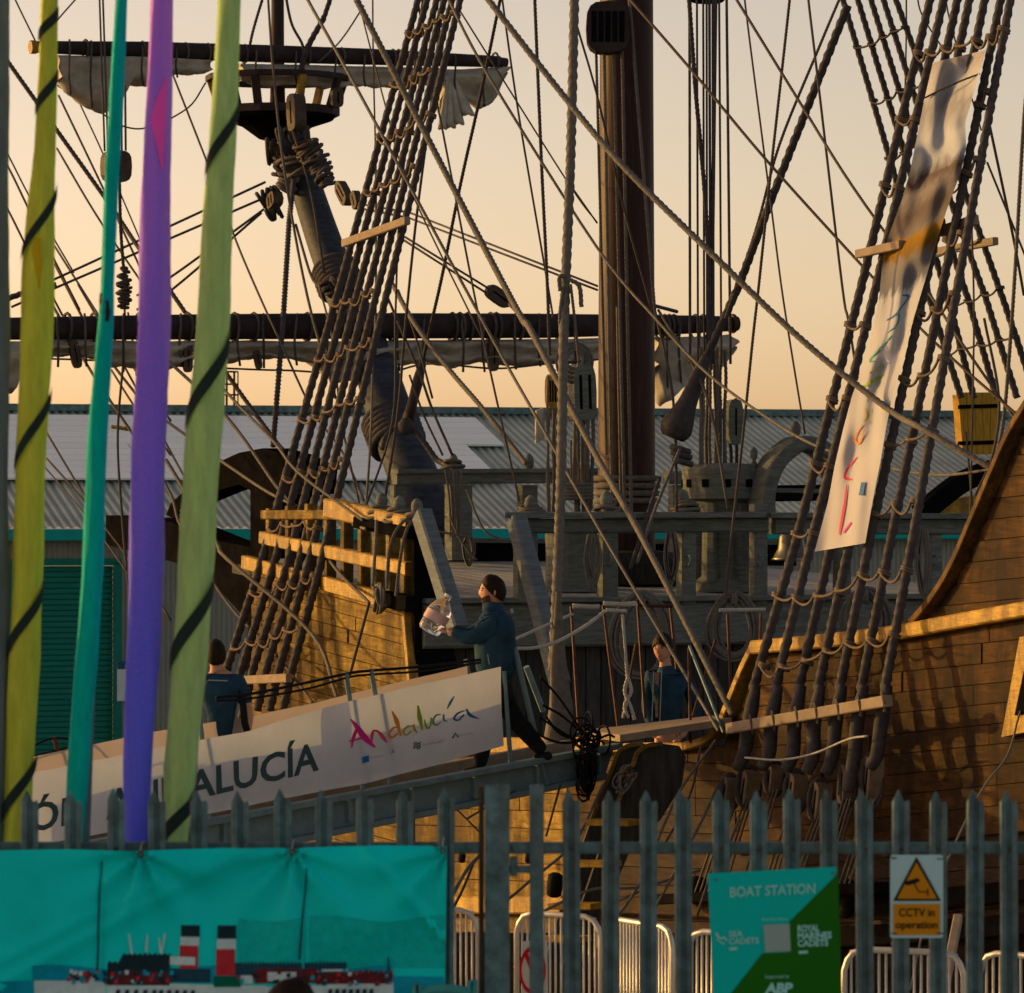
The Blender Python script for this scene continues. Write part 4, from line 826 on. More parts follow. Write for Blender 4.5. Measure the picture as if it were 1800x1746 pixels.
# the thick hawser right of the centre and its canvas skirt
hz = [P(x, y, D) for x, y, D in ((1012, -40, 40), (1010, 0, 40), (1003, 280, 39.6), (995, 480, 39.3), (990, 640, 39), (986, 850, 38.5), (978, 1060, 38.1), (972, 1180, 38))]
mk('hawser', *rope_vf(smooth_pts(hz, 6), wpx_r(19, 40), wpx_r(21, 38), lay=3.2), M['hemp'], gal, True)
for i, (a_, b_) in enumerate((((994, 486), (985, 512)), ((1003, 492), (1022, 540)))):
    line('hawser_end', [a_, ((a_[0] + b_[0]) / 2 + (6 if i else -6), (a_[1] + b_[1]) / 2 - 12), b_], 9, 39.2, 39.2, 'hemp')
line('hawser_end', [(990, 505), (984, 560), (990, 640)], 7, 39.2, 39.1, 'hemp'); line('hawser_end', [(1003, 500), (1010, 560), (1018, 640)], 6, 39.2, 39.1, 'hemp')
v = []; f = []
for j in range(13):
    k = j / 12; y = 1040 + 272 * k; xl = interp([(1040, 977), (1170, 966), (1240, 966), (1312, 954)], y); xr = interp([(1040, 986), (1100, 990), (1180, 996), (1260, 1008), (1312, 1000)], y)
    for q_ in range(16):
        a_ = 2 * math.pi * q_ / 16; w = (xr - xl) / 2; rr = 1 + 0.12 * math.sin(a_ * 5 + k * 3) * k
        v.append(P((xl + xr) / 2 + w * math.cos(a_) * rr, y, 37.9) + Vector((0, -w * math.sin(a_) * rr * 37.9 / F * 0.7, 0)))
for j in range(12):
    for q_ in range(16): f.append((j * 16 + q_, j * 16 + (q_ + 1) % 16, (j + 1) * 16 + (q_ + 1) % 16, (j + 1) * 16 + q_))
mk('canvas_skirt', v, f, M['hemp'], gal, True)
# lashings round timber heads
for x, y, pl in ((933, 892, BK0), (1066, 888, BK0), (1205, 885, BK0), (671, 893, PF), (702, 898, PF), (733, 902, PF), (797, 812, BF)):
    mb = MB()
    for i in range(4): mb.add(torus(pl.at(x + random.uniform(-3, 3), y + i * 5, 0.02), (random.uniform(-.2, .2), random.uniform(-.2, .2), 1), 0.095 + 0.02 * i, 0.019, 14, 5))
    mb.mk('head_lashing', M['hemp'], gal, True)
for i in range(5): line('hanging_bight', [(783 + i * 7, 825), (790 + i * 5, 880), (792 + i * 4, 935 + random.uniform(-15, 12))], 4, 48.4, 48.3, 'hemp')
# ------------------------------------------------------------------ entry port gear on the waist
def bar(name, a_, b_, w, D0, D1, m, parent=None): p, q = P(*a_, D0), P(*b_, D1); return mk(name, *tube([p, q], wpx_r(w, D0), 8), M[m], parent or gal)
for a_, b_, D in (((1004, 1066), (1018, 1290), 38.6), ((1060, 1064), (1088, 1292), 38.2), ((1121, 1064), (1134, 1262), 38.8), ((1178, 1066), (1202, 1300), 38.9), ((1279, 1080), (1286, 1240), 38.6), ((1338, 1080), (1336, 1130), 38.6), ((1211, 1140), (1214, 1305), 37.6)):
    bar('rail_stanchion', a_, b_, 5.5, D, D - 0.4, 'iron')
for a_, b_ in (((1118, 1133), (1094, 1260)), ((1258, 1125), (1218, 1260))): bar('rail_brace', a_, b_, 6, 38.6, 38.2, 'iron')
bar('polished_handrail', (1212, 1136), (1272, 1288), 6, 37.4, 36.6, 'alu')
for a_, b_, w, D in (((1060, 1062), (1121, 1062), 10, 38.2), ((1006, 1066), (1054, 1067), 10, 38.5), ((1065, 1073), (1102, 1074), 8, 38.0)):
    mk('rope_bound_rail', *rope_vf([P(*a_, D), P(*b_, D)], wpx_r(w, D), lay=1.2), M['white_rope'], gal, True)
bar('rope_bound_rail', (1264, 1073), (1346, 1072), 7, 38.4, 38.4, 'white_rope'); bar('iron_rail', (1120, 1064), (1182, 1066), 6, 38.6, 38.7, 'iron')
line('manrope', [(905, 1140), (940, 1139), (980, 1128), (1030, 1100), (1064, 1074)], 7, 36.6, 38.1, 'white_rope'); line('manrope', [(905, 1124), (955, 1102), (1006, 1080)], 6, 37.2, 38.5, 'white_rope')
line('manrope', [(1094, 1080), (1099, 1140), (1102, 1185)], 6, 38, 38, 'white_rope')
line('tied_ends', [(1102, 1185), (1110, 1215), (1098, 1240), (1104, 1262)], 7, 38, 37.9, 'white_rope'); line('tied_ends', [(1104, 1190), (1098, 1215), (1108, 1240), (1116, 1265)], 7, 38, 37.9, 'white_rope'); line('tied_ends', [(1103, 1230), (1095, 1262)], 6, 38, 37.9, 'white_rope')
mk('entry_shelf', *prism([P(1030, 1283, 37.6), P(1090, 1292, 36.9), P(1286, 1262, 36.7), P(1250, 1258, 38.2)], (0, 0, -0.06)), M['bar'], gal)
# boarding ladder with two curved black stringers
bl = empty('boarding_ladder', P(960, 1720, 34.2), 'black ladder with curved tops and pale treads below the gangway end', 'ladder')
for dx, D in ((0, 36.3), (34, 36.0)):
    pl = Plane(P(1110, 1400, D), (0.1, -1, 0))
    mk('stringer', *ppoly(pl, [(1078 + dx, 1345), (1086 + dx, 1322), (1104 + dx, 1310), (1130 + dx, 1308), (1160 + dx, 1312), (1172 + dx, 1330), (1165 + dx, 1380), (1128 + dx, 1440), (1072 + dx, 1500), (1010 + dx, 1640), (992 + dx, 1700), (955 + dx, 1700), (985 + dx, 1600), (1040 + dx, 1440)], 0.10), M['darkbrown'], bl)
    mk('stringer_lit_edge', *sweep(smooth_pts([pl.at(x + dx, y, 0.02) for x, y in ((1040, 1440), (1062, 1385), (1078, 1345), (1086, 1324), (1104, 1311), (1130, 1308))], 4), 0.035, 0.03, pl.front()), M['hull'], bl)  # golden strip paints the sunlit edge of the dark board
for i, (x, y) in enumerate(((1070, 1445), (1038, 1518), (1005, 1592), (985, 1650))):
    mk('tread', *beam(P(x - 30, y, 35.6), P(x + 44, y + 1, 35.4), 0.22, 0.05), M['trim'], bl)
#mk('dark_fender_board', *ppoly(PORT(-0.12), [(1130, 1420), (1220, 1330), (1260, 1400), (1180, 1660), (1080, 1660)], 0.1), M['dark'], gal)

for nm, pix, w, Da, Db, m_ in (('mooring_line', [(792, 1580), (820, 1530), (842, 1505)], 8, 34, 35, 'hemp'), ('mooring_line', [(795, 1600), (815, 1560), (835, 1510)], 5, 34, 35, 'tar'), ('mooring_line', [(895, 1580), (930, 1550), (1010, 1480), (1060, 1380)], 6, 34, 36, 'hemp'),
    ('mooring_line', [(955, 1602), (1040, 1564), (1125, 1560), (1230, 1530)], 6, 34, 35, 'hemp'), ('mooring_line', [(1085, 1585), (1140, 1560)], 5, 34.5, 34.8, 'hemp'), ('mooring_line', [(820, 1440), (905, 1390)], 4, 35.5, 35.8, 'tar'), ('mooring_line', [(960, 1470), (985, 1380)], 4, 35.6, 36, 'tar'),
    ('mooring_line', [(1150, 1600), (1230, 1450), (1262, 1380)], 6, 34.6, 35.6, 'hemp'), ('mooring_line', [(800, 1420), (850, 1470)], 3, 35.6, 35.6, 'line'), ('mooring_line', [(1250, 1560), (1300, 1440)], 6, 34.8, 35.3, 'hemp'), ('mooring_line', [(1225, 1610), (1262, 1500), (1290, 1420)], 5, 34.8, 35.3, 'line')): line(nm, pix, w, Da, Db, m_)
for (x, y, a_, b_) in ((975, 1556, 30, 44), (930, 1508, 16, 20), (812, 1508, 14, 18), (1000, 1620, 26, 50), (1490, 1580, 26, 70), (1225, 1560, 34, 40)):
    pl = PORT(-0.2); c = pl.at(x, y); k = c.y / F
    mk('fender', *lathe([(.2 * a_ * k, -b_ * .5 * k), (.45 * a_ * k, -b_ * .4 * k), (.5 * a_ * k, 0), (.45 * a_ * k, b_ * .4 * k), (.2 * a_ * k, b_ * .5 * k)], c, (0.1, 0, 1), 12), M['black'], gal, True)
# rope coils hung on the forecastle beam
def coil(name, label, cx, cy, w, h, D, n, m='hemp', wl=7.5, open_top=True):
    root = empty(name, P(cx, cy + h / 2, D), label, 'rope coil', 'rope coils hung on the forecastle bulkhead')
    for i in range(n):
        k = 0.62 + 0.38 * i / (n - 1); jx = random.uniform(-4, 4); jy = random.uniform(-4, 4); pts = []
        for j in range(25):
            a_ = 2 * math.pi * j / 24; pts.append(P(cx + jx + w / 2 * k * math.cos(a_) * (1 - 0.18 * math.sin(a_)), cy - h / 2 + h * 0.5 * (1 - math.sin(a_) * (0.72 + 0.28 * k)) + jy, D - 0.02 - 0.015 * (i % 3)))
        mk('turn', *rope_vf(pts, wpx_r(wl, D), n=6), M[m], root, True)
    mb = MB()
    for i in range(4): mb.add(torus(P(cx + random.uniform(-6, 6), cy - h * 0.42 + i * 3, D - 0.05), (1, 0, random.uniform(-.4, .4)), 0.05, 0.018, 10, 5))
    mb.mk('seizing', M[m], root, True)
coil('rope_coil', 'grey rope coil hung behind the dark haired man', 1126, 1118, 112, 150, 42.4, 14)
coil('rope_coil', 'grey rope coil hung just left of the right hand shrouds', 1290, 1100, 96, 118, 42.8, 13)
coil('rope_coil', 'rope coil hung behind the right hand shrouds above the lit rail', 1520, 1085, 90, 100, 43.6, 10)
def bights(name, label, cx, y0, y1, n, D):
    root = empty(name, P(cx, y1, D), label, 'rope coil', 'rope hanks hung from the forecastle rail')
    for i in range(n):
        x = cx + random.uniform(-5, 5); w = random.uniform(7, 12); yb = y1 - random.uniform(0, 22)
        mk('turn', *tube(smooth_pts([P(x - w * .4, y0, D), P(x - w, (y0 + yb) / 2, D), P(x, yb, D), P(x + w, (y0 + yb) / 2, D), P(x + w * .4, y0, D)], 6), wpx_r(4.5, D), 6), M['hemp'], root, True)
bights('rope_hank', 'grey rope hank hanging left of the post nearest the foremast', 1043, 940, 1036, 4, 42.6)
bights('rope_hank', 'grey rope hank hanging between the foremast and the capstan', 1180, 935, 1036, 4, 42.8)
bights('rope_hank', 'grey rope hank hanging behind the rightmost main shroud', 1622, 930, 1060, 4, 43.6)
bights('rope_hank', 'small grey rope hank by the dark bulwark above the bottle carrier', 826, 945, 998, 3, 47.5)
# cleated coil on the golden forecastle side
cr = empty('cleat_coil', PF.at(668, 1070, 0.3), 'round rope bundle wound on a cleat of the golden forecastle side', 'rope coil')
for i in range(9): mk('turn', *torus(PF.at(668 + random.uniform(-5, 5), 1052, 0.28), (1, random.uniform(-.5, .5), random.uniform(-.35, .35)), 0.10 + 0.006 * i, 0.018, 16, 6), M['hemp'], cr, True)
for q_ in ([(680, 1035), (686, 960), (706, 920), (730, 908)], [(696, 1048), (704, 980), (716, 930), (738, 905)], [(655, 1030), (660, 960), (662, 915)]): line('fall', q_, 7, 42.6, 42.9, 'hemp', parent=cr)

# ------------------------------------------------------------------ gangway
ga, gb = P(-160, 1500, 31.6), P(1078, 1330, 37.0)
gd = Vector((gb.x - ga.x, gb.y - ga.y, 0)).normalized(); gn = Vector((gd.y, -gd.x, 0)); GP = Plane(ga, gn)   # near side of the gangway
def GB(off): return Plane(ga - gn * off, gn)
gw = empty('gangway', GP.at(500, 1500), 'grey aluminium gangway sloping up from the left to the ship', 'gangway')
def gtop(x): return 1437 - (x - 400) * 0.1855
mk('side_girder', *ppoly(GP, [(-160, gtop(-160) + 8), (1078, gtop(1078) + 8), (1064, 1362), (512, 1477), (-160, 1602)], 0.05), M['alu'], gw)
mk('girder_flange', *sweep([GP.at(-160, gtop(-160)), GP.at(1080, gtop(1080))], 0.05, 0.10, GP.front()), M['alu'], gw)
mk('girder_flange', *sweep([GP.at(-160, 1600), GP.at(512, 1477), GP.at(1062, 1364)], 0.05, 0.07, GP.front()), M['alu'], gw)
for x in range(60, 1060, 110): mk('girder_rib', *sweep([GP.at(x, gtop(x) + 8), GP.at(x, gtop(x) + 46)], 0.04, 0.05, GP.front()), M['alu'], gw)
G2 = GB(0.85)
mk('far_kerb', *sweep([G2.at(-100, gtop(-100) - 16), G2.at(1000, gtop(1000) - 16)], 0.10, 0.06, G2.front()), M['bar'], gw)
mk('walkway', *prism([GP.at(-160, gtop(-160) + 6, -0.02), GP.at(1075, gtop(1075) + 6, -0.02), G2.at(1075, gtop(1075) - 4, 0.02), G2.at(-160, gtop(-160) - 4, 0.02)], (0, 0, -0.04)), M['alu'], gw)
for x0, y0, x1, y1, w, pl, m_ in ((95, 1296, 114, 1365, 8, G2, 'iron'), (608, 1184, 640, 1400, 9, GP, 'alu'), (652, 1178, 690, 1392, 9, GP, 'alu'), (904, 1138, 962, 1385, 11, GP, 'alu'), (886, 1180, 898, 1345, 8, GP, 'alu'), (925, 1172, 955, 1250, 11, G2, 'alu'), (350, 1255, 372, 1440, 9, GP, 'alu'), (818, 1160, 842, 1250, 8, G2, 'alu')):
    a_, b_ = pl.at(x0, y0, 0.0), pl.at(x1, y1, 0.0); mk('stanchion', *tube([a_, b_], wpx_r(w, a_.y), 8), M[m_], gw)
gl = lambda pix, w, pl=GP, m_='black': mk('guard_rope', *tube(smooth_pts([pl.at(x, y) for x, y in pix], 6), wpx_r(w, 35), 6), M[m_], gw, True)
gl([(-60, 1395), (55, 1333), (90, 1322), (165, 1300)], 4, G2); gl([(55, 1313), (95, 1298), (150, 1306), (180, 1332)], 4, G2)
gl([(380, 1226), (440, 1220), (540, 1200), (612, 1184), (652, 1179), (740, 1172), (845, 1160)], 5); gl([(380, 1232), (440, 1228), (540, 1211), (612, 1191), (652, 1186), (740, 1180), (845, 1165)], 4)
gl([(950, 1190), (985, 1230), (1025, 1290)], 5, GP); gl([(955, 1240), (990, 1260), (1035, 1300)], 5, GP); gl([(960, 1260), (985, 1290), (1040, 1310)], 5, GP)
# banners on the gangway
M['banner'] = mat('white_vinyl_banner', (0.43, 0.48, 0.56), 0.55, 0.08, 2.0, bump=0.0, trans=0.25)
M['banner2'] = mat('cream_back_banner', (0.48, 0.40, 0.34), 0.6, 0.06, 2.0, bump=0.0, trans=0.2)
def ripple(px, py): return GP.front() * (0.012 * math.sin(px * 0.021 + py * 0.008) + 0.008 * math.sin(px * 0.047 - py * 0.03))
def cloth(name, plane, top, bot, m, parent, off, nx=90, ny=10, rip=ripple):
    v = []; f = []; x0, x1 = top[0][0], top[-1][0]; xb0, xb1 = bot[0][0], bot[-1][0]
    for i in range(nx + 1):
        k = i / nx; xt = x0 + (x1 - x0) * k; xb = xb0 + (xb1 - xb0) * k; yt = interp(top, xt); yb = interp(bot, xb)
        for j in range(ny + 1):
            s = j / ny; px, py = xt + (xb - xt) * s, yt + (yb - yt) * s; v.append(plane.at(px, py, off) + rip(px, py))
    for i in range(nx):
        for j in range(ny): o = i * (ny + 1) + j; f.append((o, o + 1, o + ny + 2, o + ny + 1))
    return mk(name, v, f, m, parent, True)
NB = [(-120, 1398), (60, 1358), (250, 1320), (430, 1287), (560, 1247), (720, 1208), (880, 1172)]; NBB = [(-120, 1525), (75, 1484), (360, 1432), (480, 1407), (640, 1378), (760, 1346), (886, 1311)]
gbn = cloth('gangway_banner', GP, NB, NBB, M['banner'], None, 0.06)
setp(gbn, 'white vinyl banner with grey and coloured lettering along the gangway near side', 'banner')
fbn = cloth('gangway_banner', G2, [(-100, 1372), (60, 1330), (250, 1290), (430, 1261), (560, 1234), (700, 1200), (820, 1171)], [(-100, 1480), (60, 1440), (250, 1400), (430, 1365), (560, 1340), (700, 1310), (820, 1282)], M['banner2'], None, 0.04)
setp(fbn, 'plain cream banner along the gangway far side, sunlit', 'banner')
M['ink'] = mat('grey_green_ink', (0.035, 0.075, 0.085), 0.6, 0.1, bump=0)
M['ink2'] = mat('pale_grey_ink', (0.28, 0.29, 0.30), 0.6, 0.1, bump=0)
text_px(GP, 'GALE\u00d3N', -100, 1494, 250, 47, -0.205, 0.066, M['ink'], gbn, bold=0.022, extra=ripple)
text_px(GP, 'ANDALUC\u00cdA', 186, 1440, 377, 48, -0.232, 0.066, M['ink'], gbn, bold=0.022, extra=ripple)
def stroke(plane, pts, wids, mats_, off, parent, extra=None, name='brush_stroke'):   # painted stroke of varying width, colour by segment
    n = len(pts); v = []; f = []
    for i, (x, y) in enumerate(pts):
        x2, y2 = pts[min(i + 1, n - 1)]; x1, y1 = pts[max(i - 1, 0)]; dx, dy = x2 - x1, y2 - y1; l = math.hypot(dx, dy) or 1; w = wids[i] / 2
        for s in (-1, 1):
            px, py = x - dy / l * w * s, y + dx / l * w * s; p = plane.at(px, py, off); v.append(p + extra(px, py) if extra else p)
    for i in range(n - 1): f.append((2 * i, 2 * i + 1, 2 * i + 3, 2 * i + 2))
    return mk(name, v, f, mats_, parent)
def spl(pts, seg=5): return [(p.x, p.y) for p in smooth_pts([Vector((x, y, 0)) for x, y in pts], seg)]
INK = {k: mat('ink_' + k, c, 0.6, 0.06, bump=0) for k, c in {'magenta': (0.55, 0.02, 0.22), 'red': (0.60, 0.05, 0.12), 'orange': (0.60, 0.20, 0.03), 'olive': (0.36, 0.32, 0.03), 'green': (0.22, 0.34, 0.04), 'sea': (0.05, 0.26, 0.20), 'teal': (0.02, 0.20, 0.30), 'blue': (0.02, 0.12, 0.32)}.items()}
LOGO = [([(619, 1315), (622, 1300), (628, 1286), (634, 1280)], [2, 6, 7, 4], 'magenta'), ([(618, 1264), (630, 1278), (645, 1298), (662, 1314)], [2, 9, 12, 3], 'magenta'), ([(614, 1303), (630, 1300), (646, 1294)], [2, 3.5, 2], 'magenta'),
        ([(656, 1306), (657, 1292), (660, 1285), (668, 1287), (675, 1296), (682, 1306)], [3, 6, 4, 4, 7, 2], 'red'), ([(700, 1279), (692, 1280), (685, 1290), (690, 1297), (699, 1289)], [2, 4, 4, 4, 3], 'orange'), ([(689, 1250), (697, 1268), (704, 1294)], [2, 8, 3], 'orange'),
        ([(724, 1276), (714, 1278), (708, 1287), (713, 1292), (722, 1285)], [2, 4, 4, 3, 3], 'olive'), ([(726, 1273), (727, 1282), (732, 1288)], [3, 5, 2], 'olive'), ([(735, 1240), (737, 1262), (741, 1283)], [3, 9, 3], 'green'), ([(745, 1265), (749, 1279), (755, 1277), (758, 1262)], [2, 5, 3, 3], 'green'), ([(758, 1262), (760, 1274)], [3, 2], 'green'),
        ([(774, 1256), (766, 1258), (761, 1268), (766, 1275), (775, 1269)], [2, 3, 3.5, 3, 1.5], 'sea'), ([(779, 1256), (780, 1266), (786, 1268)], [3, 3.5, 1.5], 'teal'), ([(785, 1246), (790, 1235), (796, 1224)], [2, 4.5, 2], 'teal'),
        ([(815, 1249), (803, 1254), (797, 1263), (804, 1266), (814, 1256)], [2, 3.5, 3.5, 3, 3], 'blue'), ([(817, 1246), (824, 1257), (841, 1264)], [3, 6, 1], 'blue')]
for pts, wd_, ink in LOGO:
    pp = spl(pts) if len(pts) > 2 else pts; ww = [interp([(i / (len(wd_) - 1), w) for i, w in enumerate(wd_)], j / (len(pp) - 1)) for j in range(len(pp))]
    stroke(GP, pp, ww, INK[ink], 0.067, gbn, ripple)
def dab(pix, m_, off=0.067): mk('print', [GP.at(x, y, off) + ripple(x, y) for x, y in pix], [tuple(range(len(pix)))], m_, gbn)
dab([(638, 1331), (650, 1328), (650, 1339), (638, 1342)], INK['blue'])
text_px(GP, 'Fondos Europeos', 741, 1312, 38, 4.5, -0.22, 0.067, M['ink2'], gbn, extra=ripple)
text_px(GP, 'Junta de Andaluc\u00eda', 806, 1294, 24, 3.5, -0.16, 0.067, M['ink2'], gbn, extra=ripple)
text_px(GP, 'Uni\u00f3n Europea', 653, 1334, 22, 3.5, -0.2, 0.067, M['ink2'], gbn, extra=ripple)
for i in range(3): stroke(GP, spl([(725, 1308 + 4 * i), (729, 1305 + 4 * i), (733, 1308 + 4 * i), (737, 1304 + 4 * i)]), [2] * 16, M['ink'], 0.067, gbn, ripple, 'print')
stroke(GP, [(795, 1298), (800, 1289), (805, 1296)], [2.5, 2.5, 2.5], M['ink'], 0.067, gbn, ripple, 'print'); dab([(688, 1325), (692, 1316), (695, 1323)], M['ink2'])
# black tangle of rope over the gangway end
tg = empty('rope_tangle', GP.at(1030, 1410, 0.1), 'tangled black rope hanging over the ship end of the gangway', 'rope')
rnd = random.Random(5)
for i in range(26):
    c = (1035 + rnd.gauss(0, 13), 1305 + rnd.gauss(0, 16)); pts = []
    if i > 12: c = (1033 + rnd.gauss(0, 6), 1350 + rnd.gauss(0, 12))
    rx, ry = rnd.uniform(8, 26), rnd.uniform(10, 26); ph = rnd.uniform(0, 6)
    if i > 12: rx, ry = rnd.uniform(5, 13), rnd.uniform(20, 42)
    if i > 21: c = (1028 + rnd.gauss(0, 3), 1385 + rnd.gauss(0, 4)); rx, ry = rnd.uniform(8, 15), rnd.uniform(14, 20)
    for j in range(15): a_ = ph + j * 0.45; pts.append(GP.at(c[0] + rx * math.cos(a_) * (1 - j * .02), c[1] + ry * math.sin(a_), 0.10 + 0.08 * math.sin(a_ * 1.3 + i)))
    mk('loop', *tube(smooth_pts(pts, 2), wpx_r(4, 36.8), 6), M['black'], tg, True)
for q_ in ([(1010, 1300), (985, 1285), (950, 1262)], [(1015, 1305), (980, 1305), (945, 1290), (930, 1270)], [(1050, 1300), (1070, 1292), (1080, 1296)]):
    mk('strand', *tube(smooth_pts([GP.at(x, y, 0.12) for x, y in q_], 5), wpx_r(4.5, 36.8), 6), M['black'], tg, True)
for c, rx, ry in (((1100, 1362), 18, 10), ((1104, 1370), 22, 14), ((1096, 1376), 15, 20)): pass
gc = empty('rope_coil', P(1100, 1392, 35.8), 'small grey rope coil hung between the boarding ladder stringers', 'rope coil')
for i in range(9): c_ = (rnd.uniform(8, 18), rnd.uniform(10, 26), rnd.uniform(-7, 7), rnd.uniform(-8, 8), rnd.uniform(0, 3)); mk('turn', *tube([P(1100 + c_[2] + c_[0] * math.cos(j * .42 + c_[4]), 1370 + c_[3] + c_[1] * math.sin(j * .42), 35.6 - .02 * i + .05 * math.sin(j)) for j in range(14)], wpx_r(4, 35.8), 6), M['hemp'], gc, True)

# ------------------------------------------------------------------ long banner on the main shrouds
BL = [(1640, 110), (1626, 170), (1612, 240), (1600, 300), (1586, 350), (1560, 420), (1551, 460), (1546, 520), (1531, 590), (1515, 650), (1498, 695), (1482, 755), (1468, 815), (1456, 880), (1432, 970)]
BR = [(1733, 88), (1716, 150), (1697, 215), (1698, 260), (1690, 300), (1664, 370), (1648, 420), (1630, 480), (1606, 560), (1590, 620), (1570, 690), (1558, 750), (1548, 810), (1534, 880), (1521, 955)]
def vb(s, u):
    i = min(int(s * 14), 13); t = s * 14 - i; l = (BL[i][0] + (BL[i + 1][0] - BL[i][0]) * t, BL[i][1] + (BL[i + 1][1] - BL[i][1]) * t); r = (BR[i][0] + (BR[i + 1][0] - BR[i][0]) * t, BR[i][1] + (BR[i + 1][1] - BR[i][1]) * t)
    return l[0] + (r[0] - l[0]) * u, l[1] + (r[1] - l[1]) * u
def vrip(s, u): return 0.10 + (0.03 * math.sin(u * 7 + s * 9) + 0.016 * math.sin(u * 15 - s * 23) + 0.016 * math.sin(s * 40 + u * 5)) * (1.5 - s)
v = []; f = []; uvs = []
for i in range(101):
    for j in range(15):
        s, u = i / 100, j / 14; x, y = vb(s, u); v.append(MS.at(x, y, vrip(s, u))); uvs.append((u, s))
for i in range(100):
    for j in range(14): o = i * 15 + j; f.append((o, o + 1, o + 16, o + 15))
mp_, n_, b_ = newmat('printed_banner_cloth'); N = n_.nodes.new; Lk = n_.links.new
uvn = N('ShaderNodeUVMap'); sep = N('ShaderNodeSeparateXYZ'); Lk(uvn.outputs[0], sep.inputs[0])
nz = N('ShaderNodeTexNoise'); nz.inputs['Scale'].default_value = 5.0; nz.inputs['Detail'].default_value = 4; mpn = N('ShaderNodeMapping'); mpn.inputs['Scale'].default_value = (2.2, 6.0, 1); Lk(uvn.outputs[0], mpn.inputs[0]); Lk(mpn.outputs[0], nz.inputs['Vector'])
ma = N('ShaderNodeMath'); ma.operation = 'MULTIPLY_ADD'; Lk(nz.outputs['Fac'], ma.inputs[0]); ma.inputs[1].default_value = 0.07
m2 = N('ShaderNodeMath'); m2.operation = 'SUBTRACT'; Lk(sep.outputs[1], m2.inputs[0]); m2.inputs[1].default_value = 0.035; Lk(m2.outputs[0], ma.inputs[2])
rp = N('ShaderNodeValToRGB'); Lk(ma.outputs[0], rp.inputs[0]); els = rp.color_ramp.elements
cols = [(0.0, (0.30, 0.29, 0.31)), (0.06, (0.40, 0.43, 0.50)), (0.10, (0.24, 0.25, 0.29)), (0.16, (0.42, 0.46, 0.54)), (0.21, (0.36, 0.40, 0.48)), (0.255, (0.10, 0.075, 0.07)), (0.29, (0.20, 0.19, 0.20)), (0.33, (0.11, 0.09, 0.085)), (0.375, (0.17, 0.155, 0.15)), (0.385, (0.26, 0.15, 0.015)), (0.43, (0.20, 0.115, 0.015)), (0.445, (0.19, 0.18, 0.18)), (0.50, (0.15, 0.165, 0.20)), (0.515, (0.42, 0.45, 0.52)), (1.0, (0.46, 0.46, 0.50))]
els[0].position = 0.0; els[0].color = (*cols[0][1], 1); els[1].position = 1.0; els[1].color = (*cols[-1][1], 1)
for p_, c_ in cols[1:-1]: e_ = els.new(p_); e_.color = (*c_, 1)
Lk(rp.outputs[0], b_.inputs['Base Color']); b_.inputs['Roughness'].default_value = 0.8; b_.inputs['Specular IOR Level'].default_value = 0.03
trn = N('ShaderNodeBsdfTranslucent'); Lk(rp.outputs[0], trn.inputs[0]); mx = N('ShaderNodeMixShader'); mx.inputs[0].default_value = 0.15; Lk(b_.outputs[0], mx.inputs[1]); Lk(trn.outputs[0], mx.inputs[2]); Lk(mx.outputs[0], n_.nodes['Material Output'].inputs[0])
vbn = mk('shroud_banner', v, f, mp_, None, True, uv=uvs); setp(vbn, 'long crumpled white printed banner tied up the right hand shrouds', 'banner')
mk('banner_cord', *tube([MS.at(x, y, 0.16) for x, y in ((1626, 172), (1650, 160), (1690, 142), (1722, 130))], 0.008, 5), M['black'], vbn)
def vstroke(pts, w, ink, closed=False):
    q = []; uvq = spl(pts, 5) if len(pts) > 2 else pts; n = len(uvq); vv = []; ff = []
    for i, (u, s) in enumerate(uvq):
        u2, s2 = uvq[min(i + 1, n - 1)]; u1, s1 = uvq[max(i - 1, 0)]; dx, dy = (u2 - u1) * 90, (s2 - s1) * 900; l = math.hypot(dx, dy) or 1; ww = w * (0.35 + 0.65 * math.sin(math.pi * (i + .5) / n)) / 2
        for sg in (-1, 1):
            uu, s_ = u - dy / l * ww * sg / 90, s + dx / l * ww * sg / 900; x, y = vb(min(max(s_, 0), 1), uu); vv.append(MS.at(x, y, vrip(s_, uu) + 0.008))
    for i in range(n - 1): ff.append((2 * i, 2 * i + 1, 2 * i + 3, 2 * i + 2))
    mk('brush_stroke', vv, ff, INK[ink], vbn)
for pts, w, ink in (([(.42, .955), (.40, .92), (.35, .86)], 8, 'red'), ([(.62, .935), (.50, .952)], 7, 'magenta'), ([(.46, .80), (.30, .825), (.28, .845), (.45, .85)], 8, 'red'), ([(.42, .72), (.32, .755), (.45, .765), (.50, .735)], 7, 'orange'), ([(.40, .68), (.52, .70), (.44, .715)], 8, 'olive'),
                    ([(.45, .64), (.42, .665)], 6, 'green'), ([(.10, .625), (.40, .612), (.62, .60)], 11, 'green'), ([(.25, .585), (.55, .575)], 8, 'green'), ([(.30, .555), (.15, .545), (.42, .515), (.55, .50)], 7, 'sea'), ([(.42, .49), (.62, .475), (.55, .45)], 6, 'teal'), ([(.30, .46), (.50, .455), (.70, .43), (.55, .42)], 6, 'blue')):
    # stroke positions measured down the white lower half
    vstroke([(a, min(0.985, 0.52 + (b - 0.42) * 0.86)) for a, b in pts], w * 0.68, ink)
for u, s in ((.66, .895),):
    q_ = [(u, s), (u + .1, s), (u + .1, s + .024), (u, s + .024)]; mk('print', [MS.at(*vb(b, a), vrip(b, a) + 0.009) for a, b in q_], [(0, 1, 2, 3)], INK['blue'], vbn)
